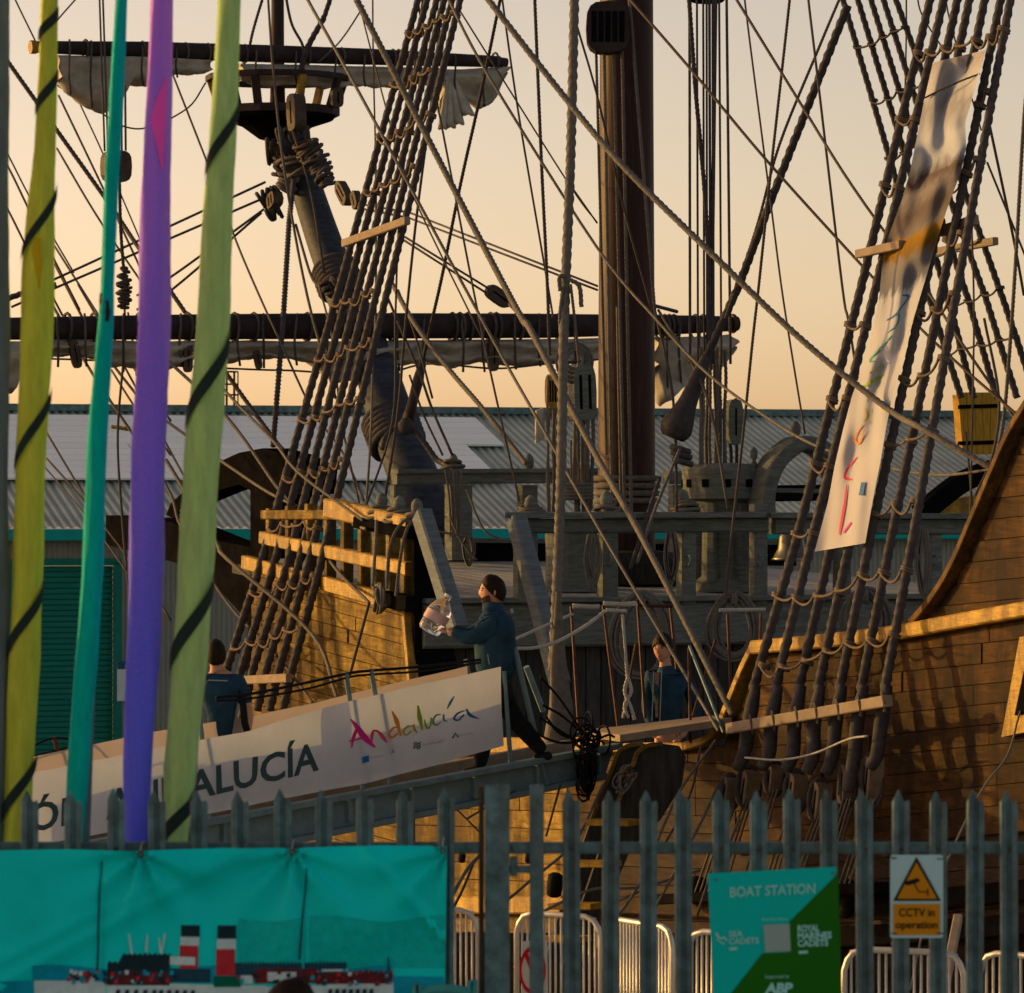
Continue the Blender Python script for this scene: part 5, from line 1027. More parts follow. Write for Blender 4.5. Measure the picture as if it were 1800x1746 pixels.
#mk('printed_figure', [MS.at(*vb(0.215 + 0.03 * math.sin(t), 0.45 + 0.12 * math.cos(t)), vrip(0.215, .45) + 0.03) for t in [j * .42 for j in range(15)]], [tuple(range(15))], M['ink'], vbn)
# ------------------------------------------------------------------ people
SK = mat('skin', (0.50, 0.27, 0.18), 0.55, 0.1, 12, bump=0.05); NAVY = mat('navy_fabric', (0.016, 0.048, 0.082), 0.85, 0.35, 7, bump=1.0); BLK = mat('black_fabric', (0.010, 0.011, 0.014), 0.85, 0.25, 14); HAIR = mat('dark_hair', (0.018, 0.011, 0.008), 0.6, 0.3, 40, bump=0.4); SHOE = mat('shoe_leather', (0.012, 0.011, 0.011), 0.5, 0.2); GREYT = mat('pale_print', (0.25, 0.3, 0.32), 0.7, 0.1)
def skin_obj(name, chains, mat_, parent, sub=2):          # chains: lists of (point, rx[, ry]); a chain's first point may be shared by index ('#', chain, i)
    verts = []; edges = []; rad = []; idx = []
    for ch in chains:
        ids = []
        for it in ch:
            if it[0] == '#': ids.append(idx[it[1]][it[2]]); continue
            verts.append(Vector(it[0])); rad.append((it[1], it[2] if len(it) > 2 else it[1])); ids.append(len(verts) - 1)
        idx.append(ids); edges += list(zip(ids, ids[1:]))
    c = sum(verts, Vector()) / len(verts); me = bpy.data.meshes.new(name); me.from_pydata([v - c for v in verts], edges, []); o = bpy.data.objects.new(name, me); col.objects.link(o)
    md = o.modifiers.new('s', 'SKIN'); md.use_smooth_shade = True
    for i, s in enumerate(me.skin_vertices[0].data): s.radius = rad[i]; s.use_root = (i == 0)
    sb = o.modifiers.new('d', 'SUBSURF'); sb.levels = sub; sb.render_levels = sub
    dg = bpy.context.evaluated_depsgraph_get(); m2 = bpy.data.meshes.new_from_object(o.evaluated_get(dg)); bpy.data.objects.remove(o)
    m2.materials.clear(); m2.materials.append(mat_); m2.shade_smooth(); m2.name = name; o2 = bpy.data.objects.new(name, m2); return link(o2, c, parent)
def head_bm(c, facing, h, up=Vector((0, 0, 1))):         # head with brow, nose, mouth, chin; h = head height; c = centre
    fw = Vector(facing).normalized(); rt = fw.cross(up).normalized(); v = []; f = []; NL, NS = 18, 24
    for i in range(NL + 1):
        t = math.pi * i / NL; z = math.cos(t)
        for k in range(NS):
            a_ = 2 * math.pi * k / NS; x = math.cos(a_); y = math.sin(a_); r = math.sin(t)
            wx, wy = 0.40, 0.33                            # depth, half width relative to h
            zz = z * 0.5
            if z < -0.1: wy *= 1 - 0.35 * (-z - 0.1); wx *= 1 - 0.12 * (-z)
            fx = r * x * wx; fy = r * y * wy
            if x > 0.6:                                    # face features
                s = (x - 0.6) / 0.4
                n_ = math.exp(-((z + 0.10) / 0.16) ** 2) * math.exp(-(y / 0.16) ** 2); fx += 0.085 * n_
                fx -= 0.03 * s * math.exp(-((z - 0.10) / 0.10) ** 2) * math.exp(-((abs(y) - 0.32) / 0.15) ** 2)
                fx += 0.02 * s * math.exp(-((z - 0.26) / 0.10) ** 2)
                fx += 0.02 * math.exp(-((z + 0.46) / 0.07) ** 2) * math.exp(-(y / 0.25) ** 2); fx += 0.03 * math.exp(-((z + 0.80) / 0.16) ** 2) * s
            v.append(Vector(c) + fw * (fx * h) + rt * (fy * h) + up * (zz * h))
    for i in range(NL):
        for k in range(NS): f.append((i * NS + k, (i + 1) * NS + k, (i + 1) * NS + (k + 1) % NS, i * NS + (k + 1) % NS))
    return v, f, fw, rt
def hair_mesh(c, facing, h, low=-0.25, front=0.30, thick=1.09, side=0.0, up=Vector((0, 0, 1)), jit=0.02):
    fw = Vector(facing).normalized(); rt = fw.cross(up).normalized(); v = []; f = []; NL, NS = 14, 28; rnd = random.Random(3)
    for i in range(NL + 1):
        for k in range(NS):
            a_ = 2 * math.pi * k / NS; x = math.cos(a_); y = math.sin(a_); g = (x + 1) / 2
            zl = low + (front - low) * (g ** 1.6) + side * abs(y) ** 3; tl = math.acos(max(-1, min(1, zl * 2))); t = tl * i / NL; z = math.cos(t); r = math.sin(t)
            tk = thick * (1 + rnd.uniform(-jit, jit) + 0.07 * max(0, x) * math.sin(math.pi * min(1, i / NL * 1.2)) ) if i < NL else thick * 0.97 + rnd.uniform(-.01, .03)
            v.append(Vector(c) + fw * (r * x * 0.41 * h * tk) + rt * (r * y * 0.34 * h * tk) + up * (z * 0.5 * h * tk))
    for i in range(NL):
        for k in range(NS): f.append((i * NS + k, (i + 1) * NS + k, (i + 1) * NS + (k + 1) % NS, i * NS + (k + 1) % NS))
    return v, f
def add_head(root, c, facing, h, hair, beard=False):
    v, f, fw, rt = head_bm(c, facing, h); up = Vector((0, 0, 1)); hd = mk('head', v, f, SK, root, True)
    for s in (-1, 1):
        e = Vector(c) + rt * (s * 0.335 * h) + up * (-0.02 * h) - fw * 0.02 * h
        blob('ear', e, 0.035 * h + abs(fw.x) * 0.03 * h, 0.035 * h + abs(fw.y) * 0.03 * h, 0.12 * h, SK, hd, 6, 0)
        ey = Vector(c) + fw * 0.345 * h + rt * (s * 0.12 * h) + up * 0.045 * h
        blob('eye', ey, 0.045 * h, 0.045 * h, 0.028 * h, BLK, hd, 5, 0)
        bw = [ey + up * 0.065 * h + rt * s * d * h + fw * (0.02 - abs(d) * .25) * h for d in (-0.06, 0, 0.07)]; mk('eyebrow', *tube(bw, 0.02 * h, 5), HAIR, hd)
    lp = [Vector(c) + fw * (0.37 - abs(d) * 0.5) * h + rt * d * h - up * 0.235 * h for d in (-0.09, 0, 0.09)]; mk('lips', *tube(lp, 0.017 * h, 6), mat('lips', (0.36, 0.13, 0.10), 0.5, 0.05), hd, True)
    mk('hair', *hair_mesh(c, facing, h, **hair), HAIR, root, True)
    if beard:
        bv = []; bf = []
        for i in range(7):
            for k in range(13):
                a_ = (k / 12 - 0.5) * 2.5; z = -0.26 - 0.26 * i / 6 + 0.14 * min(1, abs(a_)) * (1 - i / 6); r = math.sqrt(max(0.02, 0.27 - (z + 0.02) ** 2)) * 2
                bv.append(Vector(c) + fw * (math.cos(a_) * 0.40 * h * r * 0.98 + (0.03 if abs(a_) < .5 else 0) * h) + rt * (math.sin(a_) * 0.33 * h * r * 0.98) + up * z * h * 1.02)
        for i in range(6):
            for k in range(12): o = i * 13 + k; bf.append((o, o + 13, o + 14, o + 1))
        mk('beard', bv, bf, mat('short_beard', (0.07, 0.035, 0.02), 0.8, 0.3, 60), root, True)
    return hd
def hand(wrist, d, palmn, L=0.17, curl=0.5, side=1):      # chains for palm and five fingers, rooted at the wrist
    d = Vector(d).normalized(); pn = Vector(palmn); pn = (pn - d * pn.dot(d)).normalized(); sd_ = d.cross(pn) * side
    ch = [[(wrist, 0.026, 0.020), (wrist + d * 0.045, 0.036, 0.016), (wrist + d * 0.085, 0.038, 0.015)]]
    for i, (o, l) in enumerate(((-0.030, 0.068), (-0.010, 0.078), (0.010, 0.073), (0.029, 0.058))):
        b0 = wrist + d * 0.085 + sd_ * o; a1 = curl; p = b0; pts = [(b0 - d * 0.02, 0.009)]; ang = 0
        for sgm in (0.45, 0.32, 0.23):
            ang += a1; p = p + (d * math.cos(ang) + pn * math.sin(ang)) * l * sgm; pts.append((p, 0.0085))
        ch.append(pts)
    tb = wrist + d * 0.03 - sd_ * 0.028; ch.append([(tb, 0.012), (tb + d * 0.035 - sd_ * 0.022 + pn * .012, 0.011), (tb + d * 0.062 - sd_ * 0.022 + pn * .03, 0.009)])
    return ch
# --- the man carrying the bottle, facing left on the gangway
DM = 36.2
def q_(x, y, dd=0.0): return P(x, y, DM + dd)
pm = empty('person', q_(845, 1360), 'bearded man in navy jacket holding a water bottle out on the gangway', 'person')
fw = Vector((-1, -0.12, 0)).normalized()
hp, wa, ch_, nk = q_(872, 1192), q_(870, 1148), q_(868, 1100), q_(868, 1072)
shn, shf = q_(872, 1098, -0.17), q_(866, 1096, 0.17)
eln, elf = q_(828, 1124, -0.16), q_(822, 1118, 0.12); wrn, wrf = q_(787, 1112, -0.10), q_(786, 1106, 0.08)
skin_obj('body', [[(hp, .07, .09), (wa, .08, .10), (ch_, .10, .13), (nk, .055, .055), (q_(864, 1058), .055), (q_(864, 1045), .06)], [('#', 0, 2), (shn, .05), (eln, .038), (wrn, .027)], [('#', 0, 2), (shf, .05), (elf, .038), (wrf, .027)], [('#', 0, 0), (q_(860, 1276, -.09), .04), (q_(842, 1344, -.09), .03)], [('#', 0, 0), (q_(887, 1234, .09), .05), (q_(910, 1272, .09), .04), (q_(953, 1320, .09), .03)]], SK, pm)
skin_obj('jacket', [[(q_(874, 1206), .180, .195), (wa, .172, .185), (q_(870, 1112), .185, .205), (q_(869, 1090), .155, .18), (q_(867, 1076), .085, .09), (q_(866, 1066), .078, .08)], [('#', 0, 2), (shn, .098), (eln, .068), (q_(792, 1113, -.10), .050)], [('#', 0, 2), (shf, .090), (elf, .066), (q_(792, 1107, .08), .050)]], NAVY, pm)
mk('collar', *lathe([(0.085, -0.03), (0.088, 0.03), (0.075, 0.05), (0.07, 0.03)], q_(866, 1069), (0.1, 0, 1), 16, False), NAVY, pm, True)
skin_obj('trousers', [[(q_(872, 1186), .14, .165), (q_(872, 1212), .13, .16)], [('#', 0, 1), (q_(866, 1232, -.09), .098), (q_(858, 1278, -.09), .080), (q_(841, 1352, -.09), .062)], [('#', 0, 1), (q_(886, 1232, .09), .098), (q_(910, 1272, .09), .080), (q_(957, 1324, .09), .062)]], BLK, pm)
for x, y, dd in ((838, 1355, -.09), (962, 1330, .09)): skin_obj('shoe', [[(q_(x + 10, y - 3, dd), .045), (q_(x - 6, y, dd), .05, .04), (q_(x - 26, y + 3, dd), .038, .03)]], SHOE, pm)
skin_obj('hand', hand(wrn, q_(768, 1106, -.07) - wrn, Vector((0, 0.8, 0.2)), curl=0.55), SK, pm, 1); skin_obj('hand', hand(wrf, q_(768, 1102, .05) - wrf, Vector((0, -0.8, 0.2)), curl=0.55, side=-1), SK, pm, 1)
add_head(pm, q_(866, 1040), fw, 0.26, dict(low=-0.30, front=0.28, thick=1.08, side=-0.02), True)
mk('pocket_zip', *tube([q_(857, 1150, -.20), q_(860, 1168, -.20)], 0.004, 5), GREYT, pm); mk('jacket_print', *tube([q_(899, 1070, -.12), q_(901, 1078, -.12)], 0.012, 6), GREYT, pm)
# bottle
m, n_, b_ = newmat('clear_plastic'); b_.inputs['Base Color'].default_value = (0.92, 0.94, 0.95, 1); b_.inputs['Roughness'].default_value = 0.05; b_.inputs['Transmission Weight'].default_value = 0.9; b_.inputs['IOR'].default_value = 1.18
bc, bt = q_(752, 1112), q_(789, 1046); ax = (bt - bc).normalized(); LB = (bt - bc).length
bo = mk('water_bottle', *lathe([(0.01, 0.0), (0.085, 0.01), (0.10, 0.03), (0.10, .10), (0.096, .13), (0.102, .15), (0.102, LB * .55), (0.095, LB * .63), (0.07, LB * .76), (0.032, LB * .86), (0.026, LB * .90), (0.026, LB * .95)], bc, ax, 24), m, None, True)
setp(bo, 'large clear plastic water bottle held out by the bearded man', 'bottle')
mk('cap', *lathe([(0.033, LB * .94), (0.034, LB * 1.0), (0.002, LB * 1.005)], bc, ax, 16), mat('bottle_cap', (0.5, 0.55, 0.6), 0.4, 0.05), bo)
mk('label', *lathe([(0.1045, LB * .30), (0.1045, LB * .52)], bc, ax, 24, False), mat('bottle_label', (0.50, 0.34, 0.33), 0.5, 0.2, 14), bo, True)
for h_ in (0.06, LB * .58): mk('ridge', *torus(bc + ax * h_, ax, 0.098, 0.003, 24, 6), m, bo, True)
# --- young man in the waist
DM = 38.6
py = empty('person', S(-5.2, 1.2, 0.66), 'dark haired young man in open navy jacket standing behind the ship rail', 'person')
py.location = P(1170, 1460, DM); WORLD[py.name] = py.location.copy()
fw = Vector((-0.55, -1, 0)).normalized()
hp, wa, ch_, nk = q_(1172, 1290), q_(1172, 1250), q_(1174, 1200), q_(1170, 1170); zf = 0.66
ft1, ft2 = Vector((hp.x - .09, hp.y, zf + .06)), Vector((hp.x + .11, hp.y, zf + .06))
shl, shr = q_(1142, 1190, .02), q_(1208, 1192, .02); ell, elr = q_(1138, 1245, -.02), q_(1224, 1250, .02); wrl, wrr = q_(1152, 1298, -.16), q_(1196, 1300, -.10)
skin_obj('body', [[(hp, .13, .09), (wa, .12, .085), (ch_, .14, .09), (nk, .052), (q_(1168, 1156), .052), (q_(1167, 1148), .055)], [('#', 0, 2), (shl, .045), (ell, .036), (wrl, .027)], [('#', 0, 2), (shr, .045), (elr, .036), (wrr, .027)], [('#', 0, 0), (hp + Vector((-.09, -.02, -.42)), .06), (ft1, .042)], [('#', 0, 0), (hp + Vector((.10, -.02, -.42)), .06), (ft2, .042)]], SK, py)
skin_obj('jacket', [[(q_(1174, 1296), .175, .13), (wa, .165, .125), (q_(1174, 1212), .18, .13), (q_(1172, 1190), .155, .115), (q_(1171, 1178), .10, .085), (q_(1170, 1168), .068, .07)], [('#', 0, 2), (shl, .080), (ell, .062), (q_(1148, 1284, -.12), .048)], [('#', 0, 2), (shr, .080), (elr, .062), (q_(1202, 1284, -.08), .048)]], NAVY, py)
sh_ = mk('shirt_front', *ppoly(Plane(q_(1160, 1220, -.155), fw), [(1151, 1182), (1158, 1183), (1156, 1262), (1152, 1262)], 0.02), mat('shirt_print', (0.10, 0.075, 0.075), 0.8, 0.6, 60), py)
for x in (1149, 1163): mk('zip_edge', *tube([q_(x, 1180, -.17), q_(x - 3, 1268, -.165)], 0.005, 5), GREYT, py)
skin_obj('trousers', [[(q_(1172, 1290), .15, .12), (hp + Vector((0, 0, -.1)), .14, .12)], [('#', 0, 1), (hp + Vector((-.09, -.02, -.42)), .085), (ft1, .062)], [('#', 0, 1), (hp + Vector((.10, -.02, -.42)), .085), (ft2, .062)]], BLK, py)
for p in (ft1, ft2): skin_obj('shoe', [[(p + Vector((0, .04, -.01)), .045), (p + fw * .08 - Vector((0, 0, .02)), .05, .04), (p + fw * .16 - Vector((0, 0, .025)), .038, .028)]], SHOE, py)
skin_obj('hand', hand(wrl, Vector((0.5, -0.6, -0.3)), Vector((0, 0, -1)), curl=0.4), SK, py, 1); skin_obj('hand', hand(wrr, Vector((-0.7, -0.5, -0.2)), Vector((0, 0, -1)), curl=0.4, side=-1), SK, py, 1)
add_head(py, q_(1166, 1141), fw, 0.255, dict(low=-0.30, front=0.17, thick=1.12, side=0.02, jit=0.05))
# --- man with his back turned, left on the gangway
DM = 35.0
pb = empty('person', GP.at(390, 1440, -0.4), 'short haired man in navy t-shirt seen from behind on the gangway', 'person')
fw = Vector((-0.15, 1, 0)).normalized()
hp, wa, ch_, nk = q_(386, 1310), q_(388, 1265), q_(388, 1210), q_(382, 1178)
shl, shr = q_(352, 1196), q_(422, 1200); ell, elr = q_(344, 1250), q_(438, 1256, -.02); wrl, wrr = q_(346, 1300), q_(432, 1306, -.10)
zf = hp.z - 0.86; ft1, ft2 = Vector((hp.x - .1, hp.y, zf + .05)), Vector((hp.x + .1, hp.y, zf + .05))
skin_obj('body', [[(hp, .13, .09), (wa, .125, .085), (ch_, .14, .09), (nk, .058), (q_(380, 1166), .058), (q_(379, 1158), .06)], [('#', 0, 2), (shl, .052), (ell, .043), (wrl, .030)], [('#', 0, 2), (shr, .052), (elr, .043), (wrr, .030)], [('#', 0, 0), (hp + Vector((-.09, 0, -.42)), .06), (ft1, .042)], [('#', 0, 0), (hp + Vector((.10, 0, -.42)), .06), (ft2, .042)]], SK, pb)
skin_obj('t_shirt', [[(q_(386, 1312), .165, .12), (q_(388, 1268), .160, .115), (q_(388, 1222), .180, .125), (q_(386, 1196), .155, .11), (q_(383, 1180), .078, .075)], [('#', 0, 2), (shl, .078), (q_(346, 1238), .066)], [('#', 0, 2), (shr, .078), (q_(434, 1242, -.01), .066)]], NAVY, pb)
mk('back_print', *tube([q_(366, 1196, -.14), q_(400, 1197, -.14)], 0.006, 5), GREYT, pb)
skin_obj('trousers', [[(q_(386, 1305), .155, .125), (hp + Vector((0, 0, -.1)), .145, .125)], [('#', 0, 1), (hp + Vector((-.09, 0, -.42)), .085), (ft1, .062)], [('#', 0, 1), (hp + Vector((.10, 0, -.42)), .085), (ft2, .062)]], BLK, pb)
for p in (ft1, ft2): skin_obj('shoe', [[(p + Vector((0, -.04, -.01)), .045), (p + fw * .08 - Vector((0, 0, .02)), .05, .04), (p + fw * .16 - Vector((0, 0, .025)), .038, .028)]], SHOE, pb)
skin_obj('hand', hand(wrl, Vector((0, 0.2, -1)), Vector((1, 0.3, 0)), curl=0.4), SK, pb, 1); skin_obj('hand', hand(wrr, Vector((0, -0.1, -1)), Vector((-1, 0.3, 0)), curl=0.8, side=-1), SK, pb, 1)
add_head(pb, q_(379, 1151), fw, 0.235, dict(low=-0.34, front=0.33, thick=1.07))
hb = mk('black_pole', *tube([q_(426, 1222, -.14), q_(430, 1270, -.14), q_(438, 1298, -.14)], 0.028, 8), BLK); setp(hb, 'short black pole held by the man seen from behind', 'pole')
# --- passer-by in front of the fence, only the crown of the head shows
DM = 15.6
pp = empty('person', (P(512, 1722, DM).x, DM, 0), 'brown haired passer-by in front of the teal banner, cut by the lower edge', 'person')
tz = P(512, 1722, DM).z; hc = Vector((P(512, 1722, DM).x, DM, tz - 0.125)); x0 = hc.x
fw = Vector((1, 0.3, 0)).normalized(); b0 = tz - 1.72
skin_obj('body', [[((x0, DM, b0 + .92), .09, .13), ((x0, DM, b0 + 1.1), .085, .12), ((x0, DM, b0 + 1.36), .09, .14), ((x0, DM, b0 + 1.48), .05), (hc + Vector((0, 0, -.05)), .05)], [('#', 0, 2), ((x0, DM - .2, b0 + 1.38), .05), ((x0, DM - .23, b0 + 1.1), .038), ((x0 + .08, DM - .2, b0 + .86), .027)], [('#', 0, 2), ((x0, DM + .2, b0 + 1.38), .05), ((x0, DM + .23, b0 + 1.1), .038), ((x0 + .08, DM + .2, b0 + .86), .027)], [('#', 0, 0), ((x0, DM - .09, b0 + .48), .06), ((x0, DM - .09, b0 + .08), .042)], [('#', 0, 0), ((x0, DM + .09, b0 + .48), .06), ((x0, DM + .09, b0 + .08), .042)]], SK, pp, 1)
skin_obj('coat', [[((x0, DM, b0 + .8), .13, .19), ((x0, DM, b0 + 1.1), .12, .17), ((x0, DM, b0 + 1.34), .13, .19), ((x0, DM, b0 + 1.46), .07, .08)], [('#', 0, 2), ((x0, DM - .2, b0 + 1.37), .075), ((x0, DM - .23, b0 + 1.1), .06), ((x0 + .07, DM - .2, b0 + .9), .048)], [('#', 0, 2), ((x0, DM + .2, b0 + 1.37), .075), ((x0, DM + .23, b0 + 1.1), .06), ((x0 + .07, DM + .2, b0 + .9), .048)]], BLK, pp, 1)
skin_obj('trousers', [[((x0, DM, b0 + .92), .11, .15), ((x0, DM, b0 + .82), .11, .15)], [('#', 0, 1), ((x0, DM - .09, b0 + .48), .08), ((x0, DM - .09, b0 + .1), .06)], [('#', 0, 1), ((x0, DM + .09, b0 + .48), .08), ((x0, DM + .09, b0 + .1), .06)]], NAVY, pp, 1)
for s in (-.09, .09): skin_obj('shoe', [[((x0 - .04, DM + s, b0 + .05), .045), ((x0 + .08, DM + s, b0 + .04), .05, .04), ((x0 + .17, DM + s, b0 + .035), .035)]], SHOE, pp, 1)
add_head(pp, hc, fw, 0.235, dict(low=-0.40, front=0.30, thick=1.10))

# ------------------------------------------------------------------ added building, unseen left of the view, put there to shade the fence
qo = empty('added_shade_block', (-11.5, 21.0, 0), 'added cream block out of view on the left, put there to shade the fence', 'shade blocker')
QW = mat('cream_render', (0.5, 0.46, 0.38), 0.8, 0.1, 2.0); HQ = 4.4
mk('wall', *prism([(-14, 17.2, 0), (-9.5, 17.2, 0), (-9.5, 25.2, 0), (-14, 25.2, 0)], (0, 0, HQ - .15)), QW, qo)
mk('roof', *prism([(-14.2, 17.0, HQ - .15), (-9.3, 17.0, HQ - .15), (-9.3, 25.4, HQ - .15), (-14.2, 25.4, HQ - .15)], (0, 0, .15)), M['roofing'], qo)
for y in (17.8, 19.8, 21.8):
    w_ = mk('window', *beam((-9.47, y, 1.9), (-9.47, y + 1.3, 1.9), 0.08, 1.1), M['alu'], qo); mk('pane', *beam((-9.42, y + .08, 1.9), (-9.42, y + 1.22, 1.9), 0.02, 0.95), M['dark'], w_)
dr_ = mk('door', *beam((-9.47, 24.4, 0), (-9.47, 24.4, 2.1), 0.08, 0.95, up=(0, 1, 0)), M['green_door'], qo); mk('handle', *tube([(-9.40, 24.1, 1.0), (-9.38, 24.2, 1.0)], .015, 6), M['iron'], dr_)
# ------------------------------------------------------------------ palisade fence with its posts
FD = 17.7; kf = FD / F; FPL = Plane((0, FD, 0), (0, -1, 0))
fe = empty('palisade_fence', (0, FD, 0), 'galvanised steel palisade fence with pointed pales across the foreground', 'fence')
def fx(px): return (px - 900) * kf
def fz(py): return CAMH + (HY - py) * kf
def pale_mesh(w, top, tip):                              # W-section pale with a split pointed head, x across, y towards the camera
    sec = [(-0.50, 0.0), (-0.42, 0.45), (-0.18, 0.50), (-0.05, 0.12), (0.08, 0.12), (0.20, 0.50), (0.42, 0.45), (0.50, 0.0)]
    v = []; f = []; t = 0.004; prof = []
    for x, y in sec:
        if x < 0.14: z = top - (abs(x + 0.16) / 0.34) ** 1.2 * tip if abs(x + 0.16) > 0 else top
        else: z = top - tip * 0.55 - (abs(x - 0.33) / 0.17) ** 1.2 * tip * 0.55
        prof.append((x * w, -y * w * 0.55, z))
    n = len(prof)
    for x, y, z in prof: v += [Vector((x, y, 0)), Vector((x, y, z)), Vector((x, y + t, 0)), Vector((x, y + t, z))]
    for i in range(n - 1):
        o = 4 * i; f += [(o, o + 4, o + 5, o + 1), (o + 2, o + 3, o + 7, o + 6), (o + 1, o + 5, o + 7, o + 3)]
    f += [(0, 1, 3, 2), (4 * n - 4, 4 * n - 2, 4 * n - 1, 4 * n - 3)]
    return v, f
topz = fz(1385); first = None
for px in [-20, 55, 130, 205, 280, 354, 426, 498, 570, 642, 714, 783] + [1005, 1071, 1137, 1203, 1267, 1331, 1394, 1458, 1521, 1583, 1646, 1710, 1773, 1836]:
    if first is None:
        v, f = pale_mesh(0.072, topz, 0.055); first = mk('pale', [p + Vector((fx(px), FD - 0.03, 0)) for p in v], f, M['galv'], fe)
        fpx = px
    else: pl_ = dup(first, (fx(px) - fx(fpx) + random.uniform(-.003, .003), 0, random.uniform(-.008, .005)), fe); pl_.rotation_euler = (random.uniform(-.004, .004), random.uniform(-.006, .006), random.uniform(-.12, .12)); mk('bolt', *lathe([(0.008, 0), (0.008, 0.005), (0.005, 0.009), (0.001, 0.01)], (fx(px) + .001, FD - 0.040, fz(1491)), (0, -1, 0), 8), M['rust'], fe)
rz = fz(1491)
for a_, b_, z in ((-60, 842, rz), (895, 1860, rz), (-60, 842, 0.4), (895, 1860, 0.4)):
    mk('rail', *beam((fx(a_), FD + 0.012, z), (fx(b_), FD + 0.012, z), 0.035, 0.048, ch=0.2), M['galv'], fe)
def ibeam(x0, x1, z, y):                                   # RSJ post: two flanges and a web
    mb = MB(); w = x1 - x0; mb.add(beam(((x0 + x1) / 2, y - 0.05, 0), ((x0 + x1) / 2, y - 0.05, z), w, 0.010, up=(0, 1, 0))); mb.add(beam(((x0 + x1) / 2, y + 0.05, 0), ((x0 + x1) / 2, y + 0.05, z), w, 0.010, up=(0, 1, 0)))
    mb.add(beam(((x0 + x1) / 2, y, 0), ((x0 + x1) / 2, y, z), 0.008, 0.092, up=(0, 1, 0))); return mb
ibeam(fx(852), fx(896), fz(1381), FD + 0.02).mk('post', M['galv'], fe)
mk('post_flange', *beam((fx(846), FD + 0.03, 0), (fx(846), FD + 0.03, fz(1382)), 0.022, 0.06), M['rust'], fe)
ibeam(fx(931), fx(956), fz(1381), FD + 0.02).mk('post', M['galv'], fe)
mk('latch_bar', *beam((fx(895), FD, fz(1528)), (fx(934), FD, fz(1528)), 0.03, 0.03), M['galv'], fe)
mk('latch_box', *beam((fx(903), FD - .01, fz(1505)), (fx(903), FD - .01, fz(1540)), 0.03, 0.03), M['galv'], fe)
for x in (825, 905): mk('bolt', *lathe([(0.012, 0), (0.012, 0.008), (0.008, 0.014), (0.001, 0.015)], (fx(x), FD - 0.006, rz), (0, -1, 0), 8), M['galv'], fe)
# ------------------------------------------------------------------ teal banner with the printed steamer
M['teal'] = mat('teal_banner_vinyl', (0.0, 0.68, 0.66), 0.45, 0.10, 1.2, bump=0.0, c2=(0.0, 0.78, 0.76))
SGN = Plane((0, FD - 0.09, 0), (0, -1, 0))
def trip(px, py):
    d = 0.0
    for cx in (250, 515, 785):
        r = math.hypot(px - cx, py - 1495); a_ = math.atan2(py - 1495, px - cx); d += 0.016 * math.exp(-r / 130) * math.sin(a_ * 9 + cx)
    d += 0.010 * math.sin(px * 0.012 + py * 0.02) + 0.012 * math.exp(-((px * 0.55 + py - 1730) / 16) ** 2) + 0.010 * math.exp(-((px - py * .9 + 700) / 14) ** 2) + 0.008 * math.exp(-((px * .5 + py - 1690) / 14) ** 2) - 0.006 * math.exp(-((px - 182) / 4) ** 2) - 0.006 * math.exp(-((px - 535) / 4) ** 2)
    return Vector((0, -d * 2.0 - 0.05, 0))
def teal_pt(px, py, o=0.0): return SGN.at(px, py, o) + trip(px, py)
v = []; f = []; NX, NY = 160, 70
tb = [(-60, 1496), (0, 1494), (120, 1491), (250, 1494), (400, 1489), (515, 1491), (660, 1485), (786, 1486)]
for i in range(NX + 1):
    for j in range(NY + 1):
        x = -60 + 846 * i / NX; t_ = interp(tb, x); y = t_ + (2010 - t_) * j / NY; xr = x - (x + 60) / 846 * 8 * (j / NY); v.append(teal_pt(xr, y))
for i in range(NX):
    for j in range(NY): o = i * (NY + 1) + j; f.append((o, o + 1, o + NY + 2, o + NY + 1))
tbn = mk('fence_banner', v, f, M['teal'], None, True); setp(tbn, 'creased teal banner printed with a paddle steamer, tied along the fence', 'banner')
PRN = {k: mat('print_' + k, c, 0.5, 0.15, 25, bump=0) for k, c in {'black': (0.008, 0.03, 0.04), 'white': (0.5, 0.68, 0.70), 'red': (0.45, 0.03, 0.04), 'darkred': (0.13, 0.02, 0.025), 'navy': (0.012, 0.06, 0.10), 'sea': (0.0, 0.34, 0.50), 'green': (0.0, 0.13, 0.08), 'hill': (0.0, 0.52, 0.49)}.items()}
def tprint(pix, k, o): mk('print', [teal_pt(x, y, o) for x, y in pix], [tuple(range(len(pix)))], PRN[k], tbn)
def subd(pix, n=4):
    out = []
    for (a, b), (c, d) in zip(pix, pix[1:] + pix[:1]): out += [(a + (c - a) * i / n, b + (d - b) * i / n) for i in range(n)]
    return out
def tgrid(x0, x1, yt, yb, k, o, n=14):                   # printed patch that follows the creases
    v = []; f = []
    for i in range(n + 1):
        x = x0 + (x1 - x0) * i / n; a, b = (yt(x) if callable(yt) else yt), (yb(x) if callable(yb) else yb)
        for j in range(5): v.append(teal_pt(x, a + (b - a) * j / 4, o))
    for i in range(n):
        for j in range(4): q = i * 5 + j; f.append((q, q + 1, q + 6, q + 5))
    mk('print', v, f, PRN[k], tbn)
tgrid(-58, 60, 1722, 1800, 'sea', .003); tgrid(690, 780, 1715, 1800, 'sea', .003); tgrid(60, 690, lambda x: 1700 - 6 * math.sin(x * .02), 1725, 'sea', .003, 40)
tgrid(420, 782, lambda x: 1612 + 6 * math.sin(x * .03), 1700, 'hill', .002, 40)
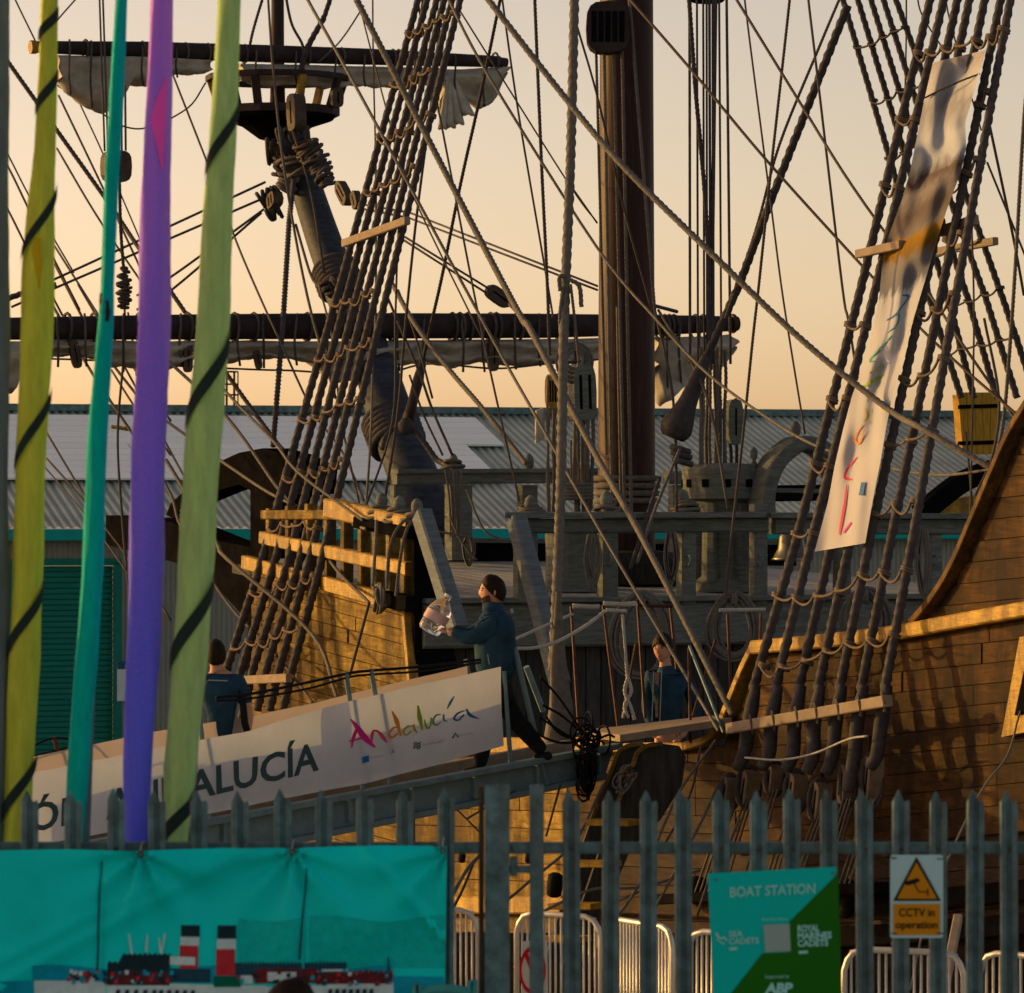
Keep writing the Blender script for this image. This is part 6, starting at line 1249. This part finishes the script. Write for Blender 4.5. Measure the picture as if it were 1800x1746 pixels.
for x0, xs_, yt, yb in ((320, -4, 1625, 1700), (384, -3, 1625, 1712)):
    for k, a, b in (('black', 0, .27), ('white', .27, .47), ('red', .47, 1)):
        v = [];
        tgrid(x0 + xs_ * (a + b) / 2, x0 + 33 + xs_ * (a + b) / 2, yt + (yb - yt) * a, yt + (yb - yt) * b, k, .006 if x0 > 350 else .005, 6)
tgrid(62, 470, lambda x: 1722 + (x - 62) * .02, 1800, 'white', .004, 30); tgrid(470, 692, lambda x: 1733 - (x - 470) * .035, 1800, 'white', .004, 20)
tgrid(190, 300, lambda x: 1690 - (14 if x > 215 else 0) + 3 * math.sin(x), 1730, 'black', .0045, 30); tgrid(196, 296, 1706, 1728, 'darkred', .0055, 20)
tgrid(300, 345, 1680, 1694, 'white', .0065, 6); tgrid(296, 372, 1700, 1724, 'navy', .005, 10); tgrid(378, 425, 1713, 1732, 'green', .007, 6); tgrid(424, 446, 1712, 1726, 'white', .007, 4)
tgrid(412, 610, lambda x: 1690 + 4 * math.sin(x * .9), 1712, 'navy', .005, 60); tgrid(450, 560, 1700, 1726, 'darkred', .006, 20); tgrid(472, 522, 1706, 1722, 'white', .007, 8); tgrid(560, 690, lambda x: 1706 + 4 * math.sin(x * .7), 1728, 'darkred', .005, 40); tgrid(566, 612, 1702, 1706, 'white', .0065, 6)
rnd = random.Random(11)
for i in range(150):
    x = rnd.choice((rnd.uniform(120, 200), rnd.uniform(200, 310), rnd.uniform(420, 690), rnd.uniform(560, 690))); y = rnd.uniform(1706, 1728) if x < 560 else rnd.uniform(1704, 1730); s = rnd.uniform(1.6, 4)
    tprint([(x - s, y - s), (x + s, y - s * 1.2), (x + s * .8, y + s), (x - s, y + s)], rnd.choice(('white', 'red', 'black', 'navy', 'darkred', 'sea')), .0085 + i * 2e-5)
for x in [206 + i * 16 for i in range(5)] + [282 + i * 14 for i in range(5)] + [578 + i * 12 for i in range(7)]: tprint([(x, 1738), (x + 7, 1737), (x + 6, 1760), (x - 2, 1760)], 'black', .009)
for a, b in (((181, 1512), (172, 1705)), ((540, 1524), (528, 1684)), ((228, 1640), (233, 1676)), ((260, 1642), (258, 1672)), ((280, 1648), (284, 1676)), ((291, 1640), (284, 1676)), ((683, 1680), (684, 1706))):
    v = []
    for i in range(13):
        t = i / 12; x, y = a[0] + (b[0] - a[0]) * t, a[1] + (b[1] - a[1]) * t; w = 1.1 + 0.8 * t
        v += [teal_pt(x - w, y, .0075), teal_pt(x + w, y, .0075)]
    mk('print', v, [(2 * i, 2 * i + 1, 2 * i + 3, 2 * i + 2) for i in range(12)], PRN['navy' if a[0] in (181, 540, 683) else 'white'], tbn)
for x, y in ((250, 1499), (515, 1496), (779, 1492)):
    p = teal_pt(x, y, .006); mk('grommet', *torus(p, (0, 1, 0), .010, .004, 12, 6), M['rust'], tbn); mk('cable_tie', *tube([p, p + Vector((0, .02, .03)), p + Vector((.003, .1, .045))], .0025, 5), M['white_rope'], tbn)
# ------------------------------------------------------------------ signs on the fence
def sign_plate(name, pix, off, m_, label): o = mk(name, *ppoly(SGN, pix, 0.006, off), m_); return setp(o, label, 'sign')
TL = mat('sign_teal', (0.0, 0.54, 0.50), 0.4, 0.04, 3, bump=0); GRN = mat('sign_green', (0.012, 0.14, 0.006), 0.4, 0.06, 3, bump=0); WHT = mat('sign_white', (0.42, 0.66, 0.70), 0.4, 0.04, 3, bump=0); AMB = mat('sign_amber', (0.55, 0.24, 0.008), 0.4, 0.06, 3, bump=0); BLKP = mat('sign_black', (0.012, 0.010, 0.010), 0.5, 0.05, 3, bump=0); PALE = mat('sign_pale_teal', (0.30, 0.72, 0.68), 0.4, 0.04, 3, bump=0)
bsn = sign_plate('boat_station_sign', [(1244, 1536), (1470, 1524), (1486, 1905), (1262, 1905)], 0.0, TL, 'teal and dark green boat station sign wired to the fence')
def sp(pix, m_, o, par, nm='print'): return mk(nm, [SGN.at(x, y, o) for x, y in pix], [tuple(range(len(pix)))], m_, par)
sp([(1469, 1540), (1473, 1530), (1485, 1904), (1263, 1904), (1261, 1800), (1284, 1748), (1340, 1676), (1388, 1674), (1388, 1620)], GRN, .003, bsn)
text_px(SGN, 'BOAT STATION', 1283, 1577, 150, 17, -0.045, .006, PALE, bsn, bold=0.012)
text_px(SGN, 'SEA', 1281, 1647, 25, 10, -0.03, .006, PALE, bsn, bold=0.025); text_px(SGN, 'CADETS', 1281, 1660, 53, 10, -0.03, .006, PALE, bsn, bold=0.025)
for i, (s_, w) in enumerate((('ROYAL', 38), ('MARINES', 60), ('CADETS', 54))): text_px(SGN, s_, 1402, 1638 + i * 13, w, 11, -0.03, .006, PALE, bsn, bold=0.04)
sp([(1342, 1626), (1388, 1625), (1390, 1672), (1345, 1674)], mat('pale_square', (0.30, 0.42, 0.42), 0.5, 0.04, bump=0), .005, bsn, 'pale_square')
text_px(SGN, 'Find Out More', 1340, 1619, 44, 5, -0.02, .006, PALE, bsn); text_px(SGN, 'Supported by', 1345, 1720, 42, 6, -0.02, .006, PALE, bsn); text_px(SGN, 'ABP', 1344, 1746, 48, 17, -0.01, .006, PALE, bsn, bold=0.05, lean=0.15)
sp([(1282, 1666), (1296, 1665), (1296, 1670), (1282, 1671)], PALE, .006, bsn); sp([(1404, 1672), (1420, 1671), (1420, 1676), (1404, 1677)], PALE, .006, bsn)
stroke(SGN, spl([(1258, 1640), (1266, 1650), (1273, 1648), (1278, 1654)]), [2, 4, 5, 4, 3, 2] + [3] * 10, PALE, .006, bsn, name='print'); stroke(SGN, spl([(1259, 1650), (1266, 1656), (1274, 1660)]), [2] * 11, PALE, .006, bsn, name='print')
for x, y in ((1258, 1547), (1465, 1535)): mk('fixing', *lathe([(.006, 0), (.005, .004), (.001, .005)], SGN.at(x, y, .004), (0, -1, 0), 10), M['galv'], bsn)
csn = sign_plate('camera_warning_sign', [(1568, 1503), (1655, 1503), (1658, 1506), (1658, 1646), (1655, 1649), (1568, 1649), (1565, 1646), (1565, 1506)], 0.0, WHT, 'white and amber sign with a camera triangle reading CCTV in operation')
sp([(1611, 1506), (1654, 1584), (1570, 1584)], BLKP, .003, csn); sp([(1611, 1516), (1647, 1580), (1577, 1580)], AMB, .0045, csn)
sp([(1570, 1589), (1653, 1589), (1653, 1644), (1570, 1644)], AMB, .003, csn)
text_px(SGN, 'CCTV in', 1580, 1611, 63, 14, 0, .006, BLKP, csn, bold=0.018); text_px(SGN, 'operation', 1574, 1632, 74, 13, 0, .006, BLKP, csn, bold=0.018)
sp([(1594, 1549), (1614, 1543), (1617, 1550), (1596, 1557)], BLKP, .0055, csn); sp([(1591, 1550), (1596, 1549), (1598, 1555), (1592, 1557)], BLKP, .0058, csn)
for s_ in ([(1607, 1553), (1614, 1567)], [(1614, 1568), (1631, 1568)], [(1631, 1562), (1631, 1576)]): stroke(SGN, s_, [2.2, 2.2], BLKP, .0055, csn, name='print')
for x, y in ((1570, 1508), (1652, 1510), (1571, 1641), (1652, 1641)): mk('cable_tie', *tube([SGN.at(x - 5, y, .004), SGN.at(x + 6, y + (1 if x < 1600 else 0), .004)], .0025, 5), M['black'], csn)
# ------------------------------------------------------------------ crowd barriers
def barrier(label, x0, y0, x1, y1, n, bend0=True, bend1=True):
    D0, D1 = 2.4 * F / (y0 - HY), 2.4 * F / (y1 - HY); a_, b_ = P(x0, y0, D0), P(x1, y1, D1); d = b_ - a_; L = d.length; d.normalize(); g = Vector((a_.x, a_.y, 0)); r = 0.017
    root = empty('crowd_barrier', (a_ + b_) / 2 - Vector((0, 0, 1.1)), label, 'barrier', 'crowd barriers along the quay edge')
    def pt(s, z): q = a_ + d * s; return Vector((q.x, q.y, z))
    top = []
    if bend0: top += [pt(0, 0.12), pt(0, 0.98), pt(0.02, 1.04), pt(0.05, 1.08), pt(0.11, 1.1)]
    else: top += [pt(0, 1.1)]
    if bend1: top += [pt(L - 0.11, 1.1), pt(L - 0.05, 1.08), pt(L - 0.02, 1.04), pt(L, 0.98), pt(L, 0.12)]
    else: top += [pt(L, 1.1)]
    mk('frame', *tube(top, r, 8), M['barrier'], root, True); mk('bottom_rail', *tube([pt(0, .2), pt(L, .2)], r * .8, 8), M['barrier'], root, True)
    for i in range(1, n): mk('bar', *tube([pt(L * i / n, .2), pt(L * i / n, 1.095)], 0.0065, 6), M['barrier'], root, True)
    pd = Vector((-d.y, d.x, 0))
    for s in (0.08, L - 0.08): mk('foot', *tube([pt(s, .2), pt(s, .03) + pd * .0, pt(s, .012) + pd * .25], r, 6), M['barrier'], root); mk('foot', *tube([pt(s, .03), pt(s, .012) - pd * .25], r, 6), M['barrier'], root)
    return root
barrier('crowd barrier at the right end of the teal banner', 700, 1598, 840, 1600, 14)
b2 = barrier('crowd barrier carrying a round prohibition sign', 908, 1604, 1056, 1613, 15)
barrier('crowd barrier seen nearly end on between two fence pales left of the boat station sign', 1064, 1613, 1182, 1632, 21)
barrier('crowd barrier partly hidden behind the left edge of the boat station sign', 1208, 1636, 1420, 1650, 24)
barrier('crowd barrier below the amber camera sign', 1484, 1668, 1694, 1676, 17)
barrier('crowd barrier at the right edge of the picture', 1722, 1674, 1930, 1690, 17)
PD = 2.4 * F / 706; PP = Plane((0, PD - 0.06, 0), (0, -1, 0))
ps = mk('prohibition_sign', *ppoly(PP, [(918, 1655), (962, 1653), (964, 1790), (920, 1790)], .004), mat('notice_plate', (.5, .5, .48), .5, .05)); setp(ps, 'white notice with a red ring hung on a crowd barrier', 'sign')
RED = mat('sign_red', (.45, .01, .02), .5, .05)
v = []; f = []
for i in range(33):
    a_ = 2 * math.pi * i / 32
    for r_ in (19, 23.5): v.append(PP.at(936 + r_ * math.cos(a_), 1706 + 42 / 23.5 * r_ * math.sin(a_), .004))
mk('red_ring', v, [(2 * i, 2 * i + 1, 2 * i + 3, 2 * i + 2) for i in range(32)], RED, ps)
mk('red_bar', [PP.at(x, y, .0055) for x, y in ((920, 1675), (926, 1671), (952, 1737), (946, 1741))], [(0, 1, 2, 3)], RED, ps); mk('figure', [PP.at(x, y, .003) for x, y in ((934, 1680), (938, 1680), (950, 1706), (946, 1730), (940, 1728), (944, 1710))], [tuple(range(6))], M['ink'], ps)
for (x, y, h, lab) in ((1048, 1652, 28, 'small cream tag on the barrier with the prohibition sign'), (1167, 1668, 30, 'small cream tag on the end-on barrier'),):
    o = mk('tag', *ppoly(Plane((0, 25.0, 0), (0, -1, 0)), [(x - 3, y - h / 2), (x + 3, y - h / 2), (x + 3, y + h / 2), (x - 3, y + h / 2)], .004), mat('cream_tag', (.6, .45, .28), .6, .05)); setp(o, lab, 'tag')
hoop = mk('steel_hoop', *tube(smooth_pts([Vector(p) for p in ((fx(833), FD - .3, 0.0), (fx(833), FD - .3, fz(1765)), (fx(826), FD - .3, fz(1736)), (fx(805), FD - .3, fz(1726)), (fx(760), FD - .3, fz(1726)), (fx(740), FD - .3, fz(1740)), (fx(735), FD - .3, fz(1770)), (fx(735), FD - .3, 0.0))], 6), .02, 10), mat('teal_hoop_paint', (.05, .28, .28), .5, .1), None, True); setp(hoop, 'teal tubular steel hoop at the lower right corner of the teal banner', 'hoop')
pole = mk('timber_prop', *beam(P(1684, 1614, 29.5), P(1650, 1790, 27.5), .06, .06), M['bar']); setp(pole, 'pale timber prop leaning behind the barrier below the camera sign', 'timber')
# ------------------------------------------------------------------ furled flags on poles
PDp = 18.3; kp = PDp / F
def grad_mat(name, c, c_low):                              # dyed cloth that runs from one colour to another along its length
    m, n, b = newmat(name); N = n.nodes.new; L = n.links.new; tc = N('ShaderNodeTexCoord'); sp_ = N('ShaderNodeSeparateXYZ'); L(tc.outputs['Object'], sp_.inputs[0])
    mr = N('ShaderNodeMapRange'); mr.inputs['From Min'].default_value = -1.4; mr.inputs['From Max'].default_value = 1.7; L(sp_.outputs[2], mr.inputs['Value'])
    no = N('ShaderNodeTexNoise'); no.inputs['Scale'].default_value = 90; L(tc.outputs['Object'], no.inputs['Vector']); ad = N('ShaderNodeMath'); ad.operation = 'MULTIPLY_ADD'; L(no.outputs['Fac'], ad.inputs[0]); ad.inputs[1].default_value = 0.8; L(mr.outputs[0], ad.inputs[2])
    sb_ = N('ShaderNodeMath'); sb_.operation = 'SUBTRACT'; L(ad.outputs[0], sb_.inputs[0]); sb_.inputs[1].default_value = 0.4
    rp = N('ShaderNodeValToRGB'); rp.color_ramp.elements[0].color = (*c_low, 1); rp.color_ramp.elements[1].color = (*c, 1); L(sb_.outputs[0], rp.inputs[0]); L(rp.outputs[0], b.inputs['Base Color']); b.inputs['Roughness'].default_value = 0.7; b.inputs['Specular IOR Level'].default_value = 0.1
    return m
def flag(label, tab, mname, c, stripe=None, patches=(), grad=None):
    tab = sorted(tab); xc = lambda y: interp([(a, (b + d) / 2) for a, b, d in tab], y); rr = lambda y: interp([(a, (d - b) / 2) for a, b, d in tab], y) * kp
    pb_ = P(xc(1480) - 4, 1480, PDp); root = empty('furled_flag', (pb_.x, PDp, 0), label, 'flag', 'furled flags on poles behind the fence')
    m_ = mat(mname, c, 0.65, 0.16, 9.0, bump=0.35, trans=0.35, stretch=(3, 3, 0.6))
    ys = [-120 + i * 25 for i in range(66)]; v = []; f = []; n = 28
    for y in ys:
        if y > 1500: break
        p = P(xc(y), y, PDp)
        for k in range(n):
            a_ = 2 * math.pi * k / n; r = rr(y) * (1 + 0.07 * math.sin(3 * a_ + y * 0.013) + 0.035 * math.sin(7 * a_ - y * .02) + 0.02 * math.sin(13 * a_ + y * .05)); v.append(p + Vector((r * math.cos(a_), r * math.sin(a_), 0)))
    m2 = len(v) // n
    for i in range(m2 - 1):
        for k in range(n): f.append((i * n + k, (i + 1) * n + k, (i + 1) * n + (k + 1) % n, i * n + (k + 1) % n))
    if grad: m_ = grad_mat(mname, c, grad)
    mk('furled_cloth', v, f, m_, root, True)
    mk('pole', *tube([(pb_.x - .02, PDp, 0), (P(xc(700), 700, PDp).x, PDp, P(0, 700, PDp).z), (P(xc(-120), -120, PDp).x, PDp, P(0, -120, PDp).z)], .022, 10), M['alu'], root, True)
    if stripe:
        hm = mat(mname + '_hem', (0.02, 0.035, 0.03), .7, .1)
        for (y0, y1, s0, s1) in stripe:                     # crossings of the hem over the front: row at the right edge, row at the left edge
            sv = []; n_s = 18
            for i in range(n_s):
                t = i / (n_s - 1); y = y0 + (y1 - y0) * t; th_ = (0.5 - t) * math.pi * 1.02; r = 1.17; w = (s0 + (s1 - s0) * t) * 1.1
                for sgn in (-1, 1):
                    yy = y + sgn * w; p = P(xc(yy), yy, PDp); sv.append(p + Vector((rr(yy) * r * math.sin(th_), -rr(yy) * r * math.cos(th_), 0)))
            mk('dark_hem', sv, [(2 * i, 2 * i + 1, 2 * i + 3, 2 * i + 2) for i in range(n_s - 1)], hm, root, True)
    for pix, cc in patches:
        mm = mat(mname + '_patch', cc, .6, .05, bump=0); pv = []; pf = []
        for (y, xl, xr) in pix:
            for j in range(5):
                x = xl + (xr - xl) * j / 4; u = max(-.98, min(.98, (x - xc(y)) * kp / rr(y))); p = P(xc(y), y, PDp); pv.append(p + Vector((u * rr(y) * 1.07, -math.sqrt(1 - u * u) * rr(y) * 1.07, 0)))
        for i in range(len(pix) - 1):
            for j in range(4): o = i * 5 + j; pf.append((o, o + 5, o + 6, o + 1))
        mk('colour_patch', pv, pf, mm, root, True)  # patch of a second colour laid over the cloth
flag('yellow furled flag with dark spiral hem, leftmost of the two yellowish ones', [(-120, 78, 103), (0, 72, 101), (250, 62, 98), (500, 36, 95), (750, 32, 84), (1000, 22, 74), (1250, 12, 66), (1480, 4, 52)], 'yellow_flag_cloth', (0.68, 0.74, 0.09), [(40, 12, 10, 10)][:0] + [(20, 70, 10, 10), (130, 200, 11, 11), (330, 460, 11, 12), (690, 830, 12, 13), (1030, 1160, 12, 14), (1330, 1450, 12, 14)], [([(420, 65, 78), (440, 58, 80), (480, 66, 76), (510, 71, 73)], (.55, .40, .01))])
flag('thin teal furled flag between the yellow and purple ones', [(-120, 210, 226), (0, 203, 223), (100, 196, 220), (250, 188, 213), (500, 177, 200), (560, 172, 199), (750, 156, 190), (1000, 144, 181), (1250, 126, 165), (1400, 117, 157), (1480, 112, 150)], 'teal_flag_cloth', (0.0, 0.62, 0.56), None, [([(516, 176, 180), (530, 175, 192), (550, 178, 195), (566, 186, 192)], (.02, .03, .05))])
flag('purple blue furled flag with a pink fold', [(-120, 271, 306), (0, 265, 303), (250, 254, 301), (500, 243, 300), (750, 235, 293), (1000, 226, 287), (1250, 220, 274), (1400, 218, 265), (1480, 218, 262)], 'purple_flag_cloth', (0.46, 0.17, 0.85), None, [([(138, 292, 294), (180, 276, 293), (215, 267, 292), (260, 278, 290), (302, 286, 288)], (.9, .10, .60))], (0.12, 0.14, 0.95))
flag('pale green furled flag with dark spiral hem, right of the purple one', [(-120, 388, 426), (0, 383, 422), (250, 368, 415), (500, 349, 405), (750, 330, 392), (1000, 312, 374), (1250, 298, 356), (1400, 288, 343), (1480, 284, 335)], 'green_flag_cloth', (0.50, 0.72, 0.30), [(185, 310, 12, 16), (590, 755, 16, 18), (1020, 1180, 16, 20), (1390, 1490, 14, 16)])
flag('grey blue furled flag at the left edge of the picture', [(-120, -30, 16), (0, -30, 15), (700, -32, 16), (1480, -40, 10)], 'grey_flag_cloth', (0.18, 0.24, 0.26))
